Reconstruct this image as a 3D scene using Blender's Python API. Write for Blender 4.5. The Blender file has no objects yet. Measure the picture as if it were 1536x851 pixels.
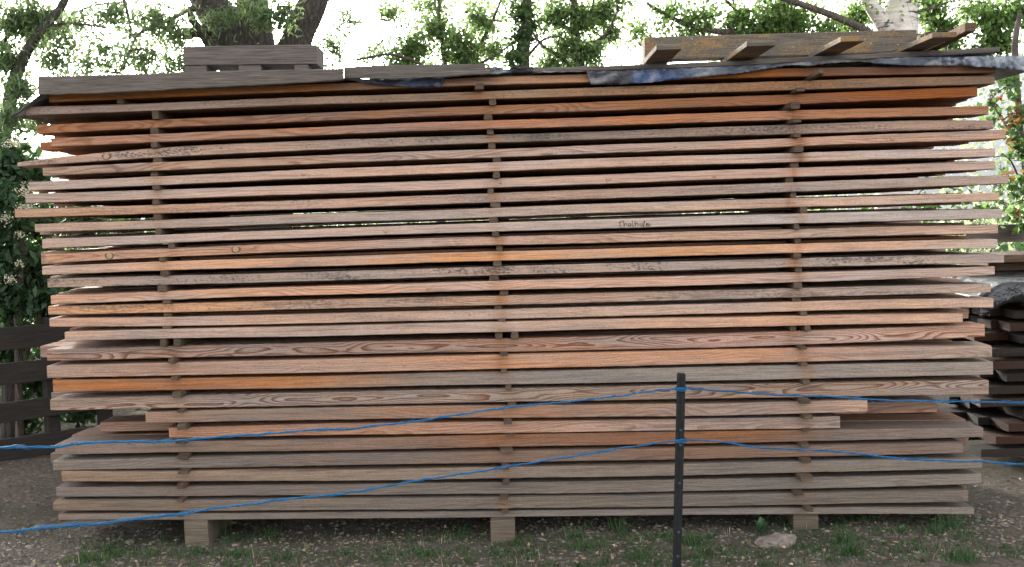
import bpy, bmesh, math, random
import numpy as np
from mathutils import Vector, Matrix, noise

random.seed(7)
rng = np.random.default_rng(11)
sc = bpy.context.scene
COL = sc.collection

# ------------------------------------------------------------------ camera
W0, H0, FPX = 1536.0, 851.0, 1680.0
CAM = Vector((0.0, -6.0, 1.75))
PITCH, ROLL = 3.45, -1.5
cam_rot = Matrix.Rotation(math.radians(90 - PITCH), 3, 'X') @ Matrix.Rotation(math.radians(ROLL), 3, 'Z')
cd = bpy.data.cameras.new('camera')
cd.sensor_width = 36.0
cd.lens = 36.0 * FPX / W0
cd.clip_end = 3000.0
cam = bpy.data.objects.new('camera', cd)
cam.location = CAM
cam.rotation_euler = cam_rot.to_euler()
COL.objects.link(cam)
sc.camera = cam

# ------------------------------------------------------------------ light
SUN_EL, SUN_AZ = 17.0, -23.0        # degrees; azimuth from +Y towards +X: behind the stack, a little left
world = bpy.data.worlds.new('World')
sc.world = world
world.use_nodes = True
wn, wl = world.node_tree.nodes, world.node_tree.links
sky = wn.new('ShaderNodeTexSky')
sky.sky_type = 'NISHITA'
sky.sun_disc = False
sky.sun_elevation = math.radians(SUN_EL)
sky.sun_rotation = math.radians(SUN_AZ)
sky.altitude = 500
sky.air_density = 1.0
sky.dust_density = 4.0
sky.ozone_density = 0.6
hsv = wn.new('ShaderNodeHueSaturation')
hsv.inputs['Saturation'].default_value = 0.12
wl.new(sky.outputs[0], hsv.inputs['Color'])
wl.new(hsv.outputs[0], wn['Background'].inputs[0])
wn['Background'].inputs[1].default_value = 0.15
sd = bpy.data.lights.new('sun', 'SUN')
sd.energy = 2.0
sd.angle = math.radians(7.0)
sd.color = (1.0, 0.93, 0.82)
sun = bpy.data.objects.new('sun', sd)
to_sun = Vector((math.sin(math.radians(SUN_AZ)) * math.cos(math.radians(SUN_EL)),
                 math.cos(math.radians(SUN_AZ)) * math.cos(math.radians(SUN_EL)),
                 math.sin(math.radians(SUN_EL))))
sun.rotation_euler = to_sun.to_track_quat('Z', 'Y').to_euler()
sun.location = (0, 0, 20)
COL.objects.link(sun)

sc.view_settings.view_transform = 'Standard'
sc.view_settings.look = 'None'
sc.view_settings.exposure = 2.68
sc.view_settings.gamma = 1.0
sc.view_settings.use_curve_mapping = False
sc.render.engine = 'CYCLES'
sc.cycles.max_bounces = 8
sc.cycles.transparent_max_bounces = 8

# ------------------------------------------------------------------ helpers
def ray(px, py):
    d = Vector(((px - W0 / 2) / FPX, -(py - H0 / 2) / FPX, -1.0))
    return cam_rot @ d

def P(px, py, Y):
    """world point seen at photo pixel (px, py) on the vertical plane y = Y"""
    d = ray(px, py)
    t = (Y - CAM.y) / d.y
    return CAM + d * t

def PD(px, py, D):
    return P(px, py, CAM.y + D)

def lin(c):
    c = c / 255.0
    return c / 12.92 if c <= 0.04045 else ((c + 0.055) / 1.055) ** 2.4

def rgb(t, k=1.0):
    return (lin(t[0]) * k, lin(t[1]) * k, lin(t[2]) * k)

def wood_rgb(t, k=1.0):
    r, g, b = rgb(t, k)
    g *= 1 + 0.13 * max(0.0, r / g - 1.65)
    return (r * 0.99, g * 0.965, b * 0.95)

def new_obj(name, me, mat=None, parent=None, loc=None):
    o = bpy.data.objects.new(name, me)
    COL.objects.link(o)
    if mat is not None and me is not None:
        if len(me.materials) == 0:
            me.materials.append(mat)
    if parent is not None:
        o.parent = parent
    if loc is not None:
        o.location = loc
    return o

def empty(name, loc=(0, 0, 0)):
    o = bpy.data.objects.new(name, None)
    o.empty_display_size = 0.1
    o.location = loc
    COL.objects.link(o)
    return o

def tag(o, label=None, cat=None, group=None, kind=None):
    if label: o['label'] = label
    if cat: o['category'] = cat
    if group: o['group'] = group
    if kind: o['kind'] = kind
    return o

def mesh(name, v, f, smooth=False):
    me = bpy.data.meshes.new(name)
    me.from_pydata([tuple(p) for p in v], [], f)
    me.update()
    if smooth:
        me.polygons.foreach_set('use_smooth', [True] * len(me.polygons))
    return me

def tube(pts, radii, sides=8, rough=0.0, seed=0):
    pts = [Vector(p) for p in pts]
    v, f = [], []
    n = len(pts)
    up = Vector((0.13, 0.31, 0.94))
    for i, p in enumerate(pts):
        t = (pts[min(i + 1, n - 1)] - pts[max(i - 1, 0)]).normalized()
        a = t.cross(up)
        if a.length < 0.05: a = t.cross(Vector((1, 0, 0)))
        a.normalize(); b = t.cross(a)
        for k in range(sides):
            th = 2 * math.pi * k / sides
            r = radii[i]
            if rough:
                q = p + (a * math.cos(th) + b * math.sin(th)) * r
                r *= 1 + rough * noise.noise(Vector((q.x * 4, q.y * 4, q.z * 1.6 + seed)))
            v.append(p + (a * math.cos(th) + b * math.sin(th)) * r)
    for i in range(n - 1):
        for k in range(sides):
            k2 = (k + 1) % sides
            f.append((i * sides + k, i * sides + k2, (i + 1) * sides + k2, (i + 1) * sides + k))
    f.append(tuple(range(sides))[::-1])
    f.append(tuple((n - 1) * sides + k for k in range(sides)))
    return v, f

def curve_pts(pts, n):
    """Catmull-Rom resample"""
    pts = [Vector(p) for p in pts]
    if len(pts) == 2:
        return [pts[0].lerp(pts[1], i / (n - 1)) for i in range(n)]
    out = []
    m = len(pts) - 1
    for i in range(n):
        u = i / (n - 1) * m
        k = min(int(u), m - 1); t = u - k
        p0 = pts[max(k - 1, 0)]; p1 = pts[k]; p2 = pts[k + 1]; p3 = pts[min(k + 2, m)]
        out.append(0.5 * ((2 * p1) + (p2 - p0) * t + (2 * p0 - 5 * p1 + 4 * p2 - p3) * t * t + (3 * p1 - p0 - 3 * p2 + p3) * t ** 3))
    return out

class MB:
    def __init__(s): s.v, s.f = [], []
    def add(s, v, f):
        b = len(s.v)
        s.v += [tuple(p) for p in v]
        s.f += [tuple(i + b for i in q) for q in f]
        return s
    def tube(s, pts, radii, sides=8, rough=0.0, seed=0):
        return s.add(*tube(pts, radii, sides, rough, seed))
    def build(s, name, mat, parent=None, loc=None, smooth=False):
        if loc is not None:
            L = Vector(loc); s.v = [tuple(Vector(p) - L) for p in s.v]
        return new_obj(name, mesh(name, s.v, s.f, smooth), mat, parent, loc)

# ------------------------------------------------------------------ materials
def mat_new(name):
    m = bpy.data.materials.new(name)
    m.use_nodes = True
    nt = m.node_tree
    b = nt.nodes['Principled BSDF']
    return m, nt.nodes, nt.links, b

def ramp(n, stops, interp='LINEAR'):
    r = n.new('ShaderNodeValToRGB')
    r.color_ramp.interpolation = interp
    e = r.color_ramp.elements
    e[0].position, e[0].color = stops[0][0], (*stops[0][1], 1)
    e[1].position, e[1].color = stops[-1][0], (*stops[-1][1], 1)
    for p, c in stops[1:-1]:
        x = e.new(p); x.color = (*c, 1)
    return r

def math_n(n, l, op, a, b=None, c=None):
    m = n.new('ShaderNodeMath'); m.operation = op
    for i, x in enumerate((a, b, c)):
        if x is None: continue
        if isinstance(x, (int, float)): m.inputs[i].default_value = x
        else: l.new(x, m.inputs[i])
    return m.outputs[0]

def mixc(n, l, typ, fac, a, b):
    m = n.new('ShaderNodeMix'); m.data_type = 'RGBA'; m.blend_type = typ
    for sock, x in ((m.inputs[0], fac), (m.inputs[6], a), (m.inputs[7], b)):
        if isinstance(x, (int, float)): sock.default_value = x
        elif isinstance(x, tuple): sock.default_value = (*x, 1) if len(x) == 3 else x
        else: l.new(x, sock)
    return m.outputs[2]

def noise_n(n, l, vec, scale, detail=3, rough=0.55, dist=0.0):
    t = n.new('ShaderNodeTexNoise')
    t.inputs['Scale'].default_value = scale
    t.inputs['Detail'].default_value = detail
    t.inputs['Roughness'].default_value = rough
    t.inputs['Distortion'].default_value = dist
    if vec is not None: l.new(vec, t.inputs['Vector'])
    return t.outputs[0]

def mapping(n, l, vec, scale):
    m = n.new('ShaderNodeMapping')
    m.inputs['Scale'].default_value = scale
    l.new(vec, m.inputs['Vector'])
    return m.outputs[0]

def attr(n, name):
    a = n.new('ShaderNodeAttribute'); a.attribute_name = name
    return a

def obj_coords(n, l, rnd=37.0):
    tc = n.new('ShaderNodeTexCoord')
    oi = n.new('ShaderNodeObjectInfo')
    m = math_n(n, l, 'MULTIPLY', oi.outputs['Random'], rnd)
    cx = n.new('ShaderNodeCombineXYZ')
    for i in range(3): l.new(m, cx.inputs[i])
    va = n.new('ShaderNodeVectorMath'); va.operation = 'ADD'
    l.new(tc.outputs['Object'], va.inputs[0]); l.new(cx.outputs[0], va.inputs[1])
    return va.outputs[0], tc.outputs['Object'], oi.outputs['Random']

def wood_material():
    """sawn softwood; tint / figure / weathering come from mesh attributes so that each plank differs"""
    m, n, l, b = mat_new('sawn_wood')
    vec, raw, rnd = obj_coords(n, l)
    tint = attr(n, 'tint').outputs['Color']
    par = attr(n, 'grain')           # x: figure contrast, y: flame (0 straight .. 1 cathedral), z: mildew
    sp = n.new('ShaderNodeSeparateXYZ'); l.new(par.outputs['Vector'], sp.inputs[0])
    fig, flame, mildew = sp.outputs
    sr = n.new('ShaderNodeSeparateXYZ'); l.new(raw, sr.inputs[0])
    # growth rings: contours of a long stretched field
    low = noise_n(n, l, mapping(n, l, vec, (1.7, 9, 8)), 1.0, 1.5, 0.45)
    mid = noise_n(n, l, mapping(n, l, vec, (7, 20, 40)), 1.0, 2.0, 0.5)
    B = math_n(n, l, 'MULTIPLY_ADD', flame, 10.0, 7.0)
    A = math_n(n, l, 'MULTIPLY_ADD', flame, -95.0, 110.0)
    ph = math_n(n, l, 'MULTIPLY', low, B)
    zz = math_n(n, l, 'MULTIPLY', sr.outputs[2], A)
    z2 = math_n(n, l, 'MULTIPLY', math_n(n, l, 'MULTIPLY', sr.outputs[2], sr.outputs[2]), math_n(n, l, 'MULTIPLY', flame, 2000.0))
    ph = math_n(n, l, 'ADD', math_n(n, l, 'ADD', ph, zz), z2)
    ph = math_n(n, l, 'ADD', ph, math_n(n, l, 'MULTIPLY', mid, 0.7))
    fr = math_n(n, l, 'FRACT', ph)
    late = ramp(n, [(0.0, (0, 0, 0)), (0.45, (0.08,) * 3), (0.82, (1, 1, 1)), (0.93, (1, 1, 1)), (1.0, (0, 0, 0))])
    l.new(fr, late.inputs[0])
    # fine fibre
    fib = noise_n(n, l, mapping(n, l, vec, (9, 260, 420)), 1.0, 3, 0.65)
    fib2 = noise_n(n, l, mapping(n, l, vec, (2.2, 40, 75)), 1.0, 3, 0.6)
    dark = mixc(n, l, 'MULTIPLY', 1.0, tint, (0.46, 0.30, 0.20))
    f1 = math_n(n, l, 'MULTIPLY', late.outputs[0], fig)
    c = mixc(n, l, 'MIX', f1, tint, dark)
    fr1 = ramp(n, [(0.32, (0.62, 0.60, 0.58)), (0.5, (1, 1, 1)), (0.7, (1.22, 1.2, 1.17))])
    l.new(fib, fr1.inputs[0])
    c = mixc(n, l, 'MULTIPLY', 0.75, c, fr1.outputs[0])
    fr2 = ramp(n, [(0.3, (0.66, 0.65, 0.66)), (0.48, (1, 1, 1)), (0.68, (1.2, 1.15, 1.1))])
    l.new(fib2, fr2.inputs[0])
    c = mixc(n, l, 'MULTIPLY', 0.85, c, fr2.outputs[0])
    rough = noise_n(n, l, mapping(n, l, vec, (120, 160, 240)), 1.0, 3, 0.7)
    rr_ = ramp(n, [(0.35, (0.72, 0.70, 0.69)), (0.5, (1, 1, 1)), (0.66, (1.16, 1.15, 1.14))]); l.new(rough, rr_.inputs[0])
    c = mixc(n, l, 'MULTIPLY', 0.8, c, rr_.outputs[0])
    strk = noise_n(n, l, mapping(n, l, vec, (3.5, 60, 150)), 1.0, 4, 0.7)
    sk_ = ramp(n, [(0.56, (1, 1, 1)), (0.68, (0.55, 0.52, 0.50))]); l.new(strk, sk_.inputs[0])
    c = mixc(n, l, 'MULTIPLY', 0.8, c, sk_.outputs[0])
    # grey weathering in long soft patches
    pat = noise_n(n, l, mapping(n, l, vec, (1.1, 3, 10)), 1.0, 4, 0.6)
    pr = ramp(n, [(0.42, (0, 0, 0)), (0.68, (1, 1, 1))]); l.new(pat, pr.inputs[0])
    lum = n.new('ShaderNodeRGBToBW'); l.new(c, lum.inputs[0])
    gy = n.new('ShaderNodeCombineColor')
    l.new(math_n(n, l, 'MULTIPLY', lum.outputs[0], 1.0), gy.inputs[0])
    l.new(math_n(n, l, 'MULTIPLY', lum.outputs[0], 0.90), gy.inputs[1])
    l.new(math_n(n, l, 'MULTIPLY', lum.outputs[0], 0.865), gy.inputs[2])
    c = mixc(n, l, 'MIX', math_n(n, l, 'MULTIPLY', pr.outputs[0], 0.55), c, gy.outputs[0])
    # mildew specks and smudges
    s1 = noise_n(n, l, mapping(n, l, vec, (60, 90, 110)), 1.0, 2, 0.6)
    s2 = noise_n(n, l, mapping(n, l, vec, (2.3, 5, 18)), 1.0, 3, 0.6)
    sm = math_n(n, l, 'MULTIPLY_ADD', s1, 0.55, math_n(n, l, 'MULTIPLY', s2, 0.6))
    smr = ramp(n, [(0.60, (0, 0, 0)), (0.72, (1, 1, 1))]); l.new(sm, smr.inputs[0])
    c = mixc(n, l, 'MIX', math_n(n, l, 'MULTIPLY', smr.outputs[0], mildew), c, (0.075, 0.066, 0.06))
    l.new(c, b.inputs['Base Color'])
    b.inputs['Roughness'].default_value = 0.82
    b.inputs['Specular IOR Level'].default_value = 0.25
    bp = n.new('ShaderNodeBump'); bp.inputs['Strength'].default_value = 0.35; bp.inputs['Distance'].default_value = 0.004
    hh = math_n(n, l, 'ADD', fib, math_n(n, l, 'MULTIPLY', f1, 0.3))
    hh = math_n(n, l, 'ADD', hh, fib2)
    l.new(hh, bp.inputs['Height']); l.new(bp.outputs[0], b.inputs['Normal'])
    return m

WOOD = wood_material()

def old_timber(name, base, lichen=0.0, grey2=(0.10, 0.095, 0.085)):
    m, n, l, b = mat_new(name)
    vec, raw, rnd = obj_coords(n, l)
    fib = noise_n(n, l, mapping(n, l, vec, (6, 150, 260)), 1.0, 4, 0.65)
    big = noise_n(n, l, mapping(n, l, vec, (3.5, 10, 26)), 1.0, 5, 0.68)
    r = ramp(n, [(0.32, tuple(x * 0.45 for x in base)), (0.5, base), (0.68, tuple(min(x * 1.6, .8) for x in base))])
    l.new(fib, r.inputs[0])
    br = ramp(n, [(0.35, (0, 0, 0)), (0.7, (1, 1, 1))]); l.new(big, br.inputs[0])
    c = mixc(n, l, 'MIX', math_n(n, l, 'MULTIPLY', br.outputs[0], 0.6), r.outputs[0], grey2)
    if lichen:
        li = noise_n(n, l, vec, 95, 4, 0.75)
        lz = noise_n(n, l, mapping(n, l, vec, (3, 6, 9)), 1.0, 3, 0.6)
        s = math_n(n, l, 'MULTIPLY_ADD', lz, 0.55, math_n(n, l, 'MULTIPLY', li, 0.55))
        lr = ramp(n, [(0.555, (0, 0, 0)), (0.65, (1, 1, 1))]); l.new(s, lr.inputs[0])
        c = mixc(n, l, 'MIX', math_n(n, l, 'MULTIPLY', lr.outputs[0], 0.8), c, (0.26, 0.145, 0.05))
        lw = noise_n(n, l, vec, 38, 3, 0.6)
        wr = ramp(n, [(0.69, (0, 0, 0)), (0.72, (1, 1, 1))]); l.new(lw, wr.inputs[0])
        c = mixc(n, l, 'MIX', math_n(n, l, 'MULTIPLY', wr.outputs[0], 0.8), c, (0.36, 0.38, 0.36))
    l.new(c, b.inputs['Base Color'])
    b.inputs['Roughness'].default_value = 0.9
    b.inputs['Specular IOR Level'].default_value = 0.2
    bp = n.new('ShaderNodeBump'); bp.inputs['Strength'].default_value = 0.5; bp.inputs['Distance'].default_value = 0.005
    l.new(fib, bp.inputs['Height']); l.new(bp.outputs[0], b.inputs['Normal'])
    return m

GREY_TIMBER = old_timber('weathered_grey_timber', (0.112, 0.095, 0.083), grey2=(0.046, 0.04, 0.036))
LICHEN_TIMBER = old_timber('lichen_grown_timber', (0.115, 0.10, 0.08), lichen=1.0, grey2=(0.06, 0.055, 0.045))
DARK_TIMBER = old_timber('dark_fence_timber', (0.03, 0.026, 0.023), grey2=(0.016, 0.016, 0.015))
BROWN_TIMBER = old_timber('brown_stacked_timber', (0.11, 0.068, 0.043), grey2=(0.055, 0.045, 0.037))
STICK = old_timber('spacer_stick_wood', (0.085, 0.057, 0.038), grey2=(0.05, 0.042, 0.034))
BLOCK = old_timber('support_block_wood', (0.115, 0.09, 0.066), grey2=(0.07, 0.058, 0.046))

def plain(name, col, rough=0.7, metal=0.0, spec=0.3, var=0.25, vscale=20.0):
    m, n, l, b = mat_new(name)
    vec, raw, rnd = obj_coords(n, l)
    t = noise_n(n, l, vec, vscale, 4, 0.6)
    r = ramp(n, [(0.3, tuple(x * (1 - var) for x in col)), (0.7, tuple(min(x * (1 + var), 1) for x in col))])
    l.new(t, r.inputs[0]); l.new(r.outputs[0], b.inputs['Base Color'])
    b.inputs['Roughness'].default_value = rough
    b.inputs['Metallic'].default_value = metal
    b.inputs['Specular IOR Level'].default_value = spec
    return m

TWINE = plain('blue_twine', (0.004, 0.088, 0.21), 0.55, var=0.4, vscale=120)
POST = plain('dark_steel_post', (0.009, 0.010, 0.011), 0.6, spec=0.2, var=0.4, vscale=30)
STUD = plain('worn_blue_grey_stud', (0.022, 0.030, 0.042), 0.6)
INK = plain('dark_brown_marker_ink', (0.05, 0.035, 0.03), 0.9)
KNOT = None

def knot_material():
    m, n, l, b = mat_new('plank_knot')
    vec, raw, rnd = obj_coords(n, l)
    ln = n.new('ShaderNodeVectorMath'); ln.operation = 'LENGTH'
    l.new(mapping(n, l, raw, (1, 0, 1)), ln.inputs[0])
    w = noise_n(n, l, vec, 60, 3)
    d = math_n(n, l, 'MULTIPLY_ADD', w, 0.35, math_n(n, l, 'MULTIPLY', ln.outputs['Value'], 1.0 / 0.024))
    r = ramp(n, [(0.1, (0.17, 0.095, 0.055)), (0.4, (0.34, 0.21, 0.13)), (0.75, (0.30, 0.185, 0.115)), (0.9, (0.16, 0.09, 0.055)), (1.0, (0.08, 0.05, 0.032))])
    l.new(d, r.inputs[0]); l.new(r.outputs[0], b.inputs['Base Color'])
    b.inputs['Roughness'].default_value = 0.8
    return m
KNOT = knot_material()

def leaf_material(name, col, trans, var=0.5, k=0.5):
    m, n, l, b = mat_new(name)
    geo = n.new('ShaderNodeNewGeometry')
    rp = geo.outputs['Random Per Island']
    r = ramp(n, [(0.0, tuple(x * (1 - var) for x in col)), (0.5, col), (1.0, tuple(min(x * (1 + var), 1) for x in col))])
    l.new(rp, r.inputs[0])
    l.new(r.outputs[0], b.inputs['Base Color'])
    b.inputs['Roughness'].default_value = 0.55
    b.inputs['Specular IOR Level'].default_value = 0.3
    t = n.new('ShaderNodeBsdfTranslucent')
    rt = ramp(n, [(0.0, tuple(x * (1 - var) for x in trans)), (1.0, tuple(min(x * (1 + var), 1) for x in trans))])
    l.new(rp, rt.inputs[0]); l.new(rt.outputs[0], t.inputs[0])
    mx = n.new('ShaderNodeMixShader'); mx.inputs[0].default_value = k
    l.new(b.outputs[0], mx.inputs[1]); l.new(t.outputs[0], mx.inputs[2])
    l.new(mx.outputs[0], n['Material Output'].inputs['Surface'])
    return m

LEAF_WILLOW = leaf_material('willow_leaf', (0.075, 0.115, 0.06), (0.26, 0.36, 0.15))
LEAF_BIRCH = leaf_material('birch_leaf', (0.07, 0.12, 0.035), (0.24, 0.38, 0.11))
LEAF_HAZEL = leaf_material('hazel_leaf', (0.075, 0.12, 0.045), (0.27, 0.39, 0.15))
LEAF_DARK = leaf_material('elder_leaf', (0.035, 0.07, 0.035), (0.06, 0.13, 0.03), k=0.35)
LEAF_DEEP = leaf_material('deep_green_leaf', (0.05, 0.09, 0.04), (0.13, 0.22, 0.06))
LEAF_FAR = leaf_material('far_sunlit_leaf', (0.10, 0.14, 0.07), (0.36, 0.44, 0.22), k=0.6)  # colours lightened to stand in for haze over the far trees
LEAF_RED = leaf_material('red_leaf', (0.30, 0.06, 0.03), (0.4, 0.09, 0.03))
LEAF_BROWN = leaf_material('bronze_leaf', (0.16, 0.10, 0.04), (0.25, 0.14, 0.04))
FLOWER = leaf_material('cream_elder_flower', (0.55, 0.52, 0.38), (0.4, 0.38, 0.25), var=0.15, k=0.3)
GRASS = leaf_material('grass_blade', (0.04, 0.085, 0.028), (0.06, 0.13, 0.03), k=0.3)
DRY = leaf_material('dry_grass_blade', (0.25, 0.20, 0.12), (0.15, 0.12, 0.06), k=0.3)
WEED = leaf_material('weed_leaf', (0.045, 0.10, 0.045), (0.06, 0.13, 0.04), k=0.3)

def bark_material(name, c1, c2, birch=False):
    m, n, l, b = mat_new(name)
    vec, raw, rnd = obj_coords(n, l)
    if birch:
        base = noise_n(n, l, mapping(n, l, vec, (6, 6, 14)), 1.0, 4, 0.6)
        r = ramp(n, [(0.3, tuple(x * 0.7 for x in c1)), (0.6, c1)]); l.new(base, r.inputs[0])
        mk = noise_n(n, l, mapping(n, l, vec, (5, 5, 22)), 1.0, 4, 0.65)
        mr = ramp(n, [(0.58, (0, 0, 0)), (0.64, (1, 1, 1))]); l.new(mk, mr.inputs[0])
        c = mixc(n, l, 'MIX', mr.outputs[0], r.outputs[0], c2)
        h = mk
    else:
        v = n.new('ShaderNodeTexVoronoi'); v.feature = 'DISTANCE_TO_EDGE'
        l.new(mapping(n, l, vec, (26, 26, 7)), v.inputs['Vector']); v.inputs['Scale'].default_value = 1.0
        f = noise_n(n, l, mapping(n, l, vec, (30, 30, 9)), 1.0, 5, 0.65)
        hh = math_n(n, l, 'MULTIPLY_ADD', f, 0.7, math_n(n, l, 'MULTIPLY', v.outputs['Distance'], 1.2))
        r = ramp(n, [(0.25, c2), (0.6, c1)]); l.new(hh, r.inputs[0])
        c = r.outputs[0]; h = hh
    l.new(c, b.inputs['Base Color'])
    b.inputs['Roughness'].default_value = 0.9
    bp = n.new('ShaderNodeBump'); bp.inputs['Strength'].default_value = 0.8; bp.inputs['Distance'].default_value = 0.03
    l.new(h, bp.inputs['Height']); l.new(bp.outputs[0], b.inputs['Normal'])
    return m

BARK = bark_material('willow_bark', (0.055, 0.047, 0.04), (0.014, 0.012, 0.010))
BARK_BIRCH = bark_material('birch_bark', (0.62, 0.57, 0.53), (0.06, 0.05, 0.045), birch=True)
BARK_TWIG = bark_material('twig_bark', (0.09, 0.07, 0.058), (0.035, 0.028, 0.024))

def ground_material():
    m, n, l, b = mat_new('gravelly_soil')
    tc = n.new('ShaderNodeTexCoord'); vec = tc.outputs['Object']
    a = noise_n(n, l, vec, 2.2, 5, 0.6)
    f = noise_n(n, l, vec, 34, 5, 0.7)
    g = noise_n(n, l, vec, 150, 3, 0.6)
    r = ramp(n, [(0.3, (0.05, 0.04, 0.031)), (0.5, (0.105, 0.087, 0.07)), (0.7, (0.185, 0.158, 0.13))])
    l.new(f, r.inputs[0])
    mo = ramp(n, [(0.42, (0, 0, 0)), (0.62, (1, 1, 1))]); l.new(a, mo.inputs[0])
    c = mixc(n, l, 'MIX', math_n(n, l, 'MULTIPLY', mo.outputs[0], 0.55), r.outputs[0], (0.042, 0.044, 0.028))
    gr = ramp(n, [(0.35, (0.7, 0.7, 0.7)), (0.65, (1.2, 1.2, 1.2))]); l.new(g, gr.inputs[0])
    c = mixc(n, l, 'MULTIPLY', 1.0, c, gr.outputs[0])
    l.new(c, b.inputs['Base Color'])
    b.inputs['Roughness'].default_value = 0.95
    b.inputs['Specular IOR Level'].default_value = 0.15
    bp = n.new('ShaderNodeBump'); bp.inputs['Strength'].default_value = 0.8; bp.inputs['Distance'].default_value = 0.02
    l.new(math_n(n, l, 'ADD', f, math_n(n, l, 'MULTIPLY', g, 0.4)), bp.inputs['Height']); l.new(bp.outputs[0], b.inputs['Normal'])
    return m
SOIL = ground_material()
STONE = plain('pale_stone', (0.16, 0.135, 0.115), 0.9, var=0.35, vscale=30)
PEBBLE = leaf_material('pebble_stone', (0.105, 0.092, 0.08), (0.2, 0.2, 0.2), var=0.55, k=0.0)
CHIP = leaf_material('wood_chip', (0.24, 0.18, 0.12), (0.2, 0.2, 0.2), var=0.5, k=0.0)

def tarp_material():
    m, n, l, b = mat_new('blue_black_tarpaulin')
    vec, raw, rnd = obj_coords(n, l)
    tint = attr(n, 'tint').outputs['Color']
    w = noise_n(n, l, mapping(n, l, vec, (5, 9, 14)), 1.0, 4, 0.6)
    wr = ramp(n, [(0.5, (0, 0, 0)), (0.66, (1, 1, 1))]); l.new(w, wr.inputs[0])
    c = mixc(n, l, 'MIX', math_n(n, l, 'MULTIPLY', wr.outputs[0], 0.6), tint, (0.5, 0.5, 0.5))
    dk = noise_n(n, l, mapping(n, l, vec, (5, 6, 9)), 1.0, 3, 0.55)
    dr_ = ramp(n, [(0.35, (0.25, 0.25, 0.27)), (0.6, (1, 1, 1))]); l.new(dk, dr_.inputs[0])
    c = mixc(n, l, 'MULTIPLY', 0.9, c, dr_.outputs[0])
    l.new(c, b.inputs['Base Color'])
    b.inputs['Roughness'].default_value = 0.5
    bp = n.new('ShaderNodeBump'); bp.inputs['Strength'].default_value = 0.5; bp.inputs['Distance'].default_value = 0.02
    l.new(noise_n(n, l, mapping(n, l, vec, (14, 20, 20)), 1.0, 4, 0.6, 0.6), bp.inputs['Height']); l.new(bp.outputs[0], b.inputs['Normal'])
    return m
TARP = tarp_material()

# ------------------------------------------------------------------ ground
def gz(x, y):
    z = 0.022 * noise.noise(Vector((x * 1.1, y * 1.3, 3.1))) + 0.012 * noise.noise(Vector((x * 4.3, y * 4.7, 1.7)))
    z += 0.16 * max(0.0, min(1.0, (-x - 2.7) / 1.2)) * max(0.0, min(1.0, (y + 0.3) / 1.5))
    z += 0.06 * max(0.0, min(1.0, (x - 2.6) / 1.0))
    return z

def make_ground():
    def axis(a, b, step, far, k):
        near = list(np.arange(a, b + 1e-6, step))
        lo, hi = [], []
        d = step
        x = a
        while x > -far: d *= k; x -= d; lo.append(x)
        d = step; x = b
        while x < far: d *= k; x += d; hi.append(x)
        return lo[::-1] + near + hi
    xs = axis(-4.2, 4.4, 0.05, 900, 1.35)
    ys = axis(-1.2, 3.2, 0.05, 900, 1.35)
    v, f = [], []
    for y in ys:
        for x in xs:
            v.append((x, y, gz(x, y)))
    nx = len(xs)
    for j in range(len(ys) - 1):
        for i in range(nx - 1):
            a = j * nx + i
            f.append((a, a + 1, a + nx + 1, a + nx))
    o = new_obj('ground', mesh('ground', v, f, True), SOIL)
    tag(o, kind='structure')
    # a few low ridges of hill far behind
    v, f = [], []
    n = 160
    for j in range(9):
        for i in range(n):
            th = math.radians(-75 + 150 * i / (n - 1))
            r = 260 + j * 34
            hgt = (j / 8.0) * (38 + 26 * noise.noise(Vector((i * 0.045, 0.3, 0))) + 22 * math.sin(th * 1.3 + 0.5)) + 2.5 * noise.noise(Vector((i * 0.4, j * 0.9, 2)))
            v.append((math.sin(th) * r, -6 + math.cos(th) * r, hgt - 0.5 if j else -1.0))
    for j in range(8):
        for i in range(n - 1):
            a = j * n + i
            f.append((a, a + 1, a + n + 1, a + n))
    hm = plain('haze_tinted_rock', (0.115, 0.125, 0.135), 0.95, var=0.3, vscale=0.12)  # grey rock, with distance haze painted in as a blue tint
    tag(new_obj('hill', mesh('hill', v, f, True), hm), kind='structure')
make_ground()

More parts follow.
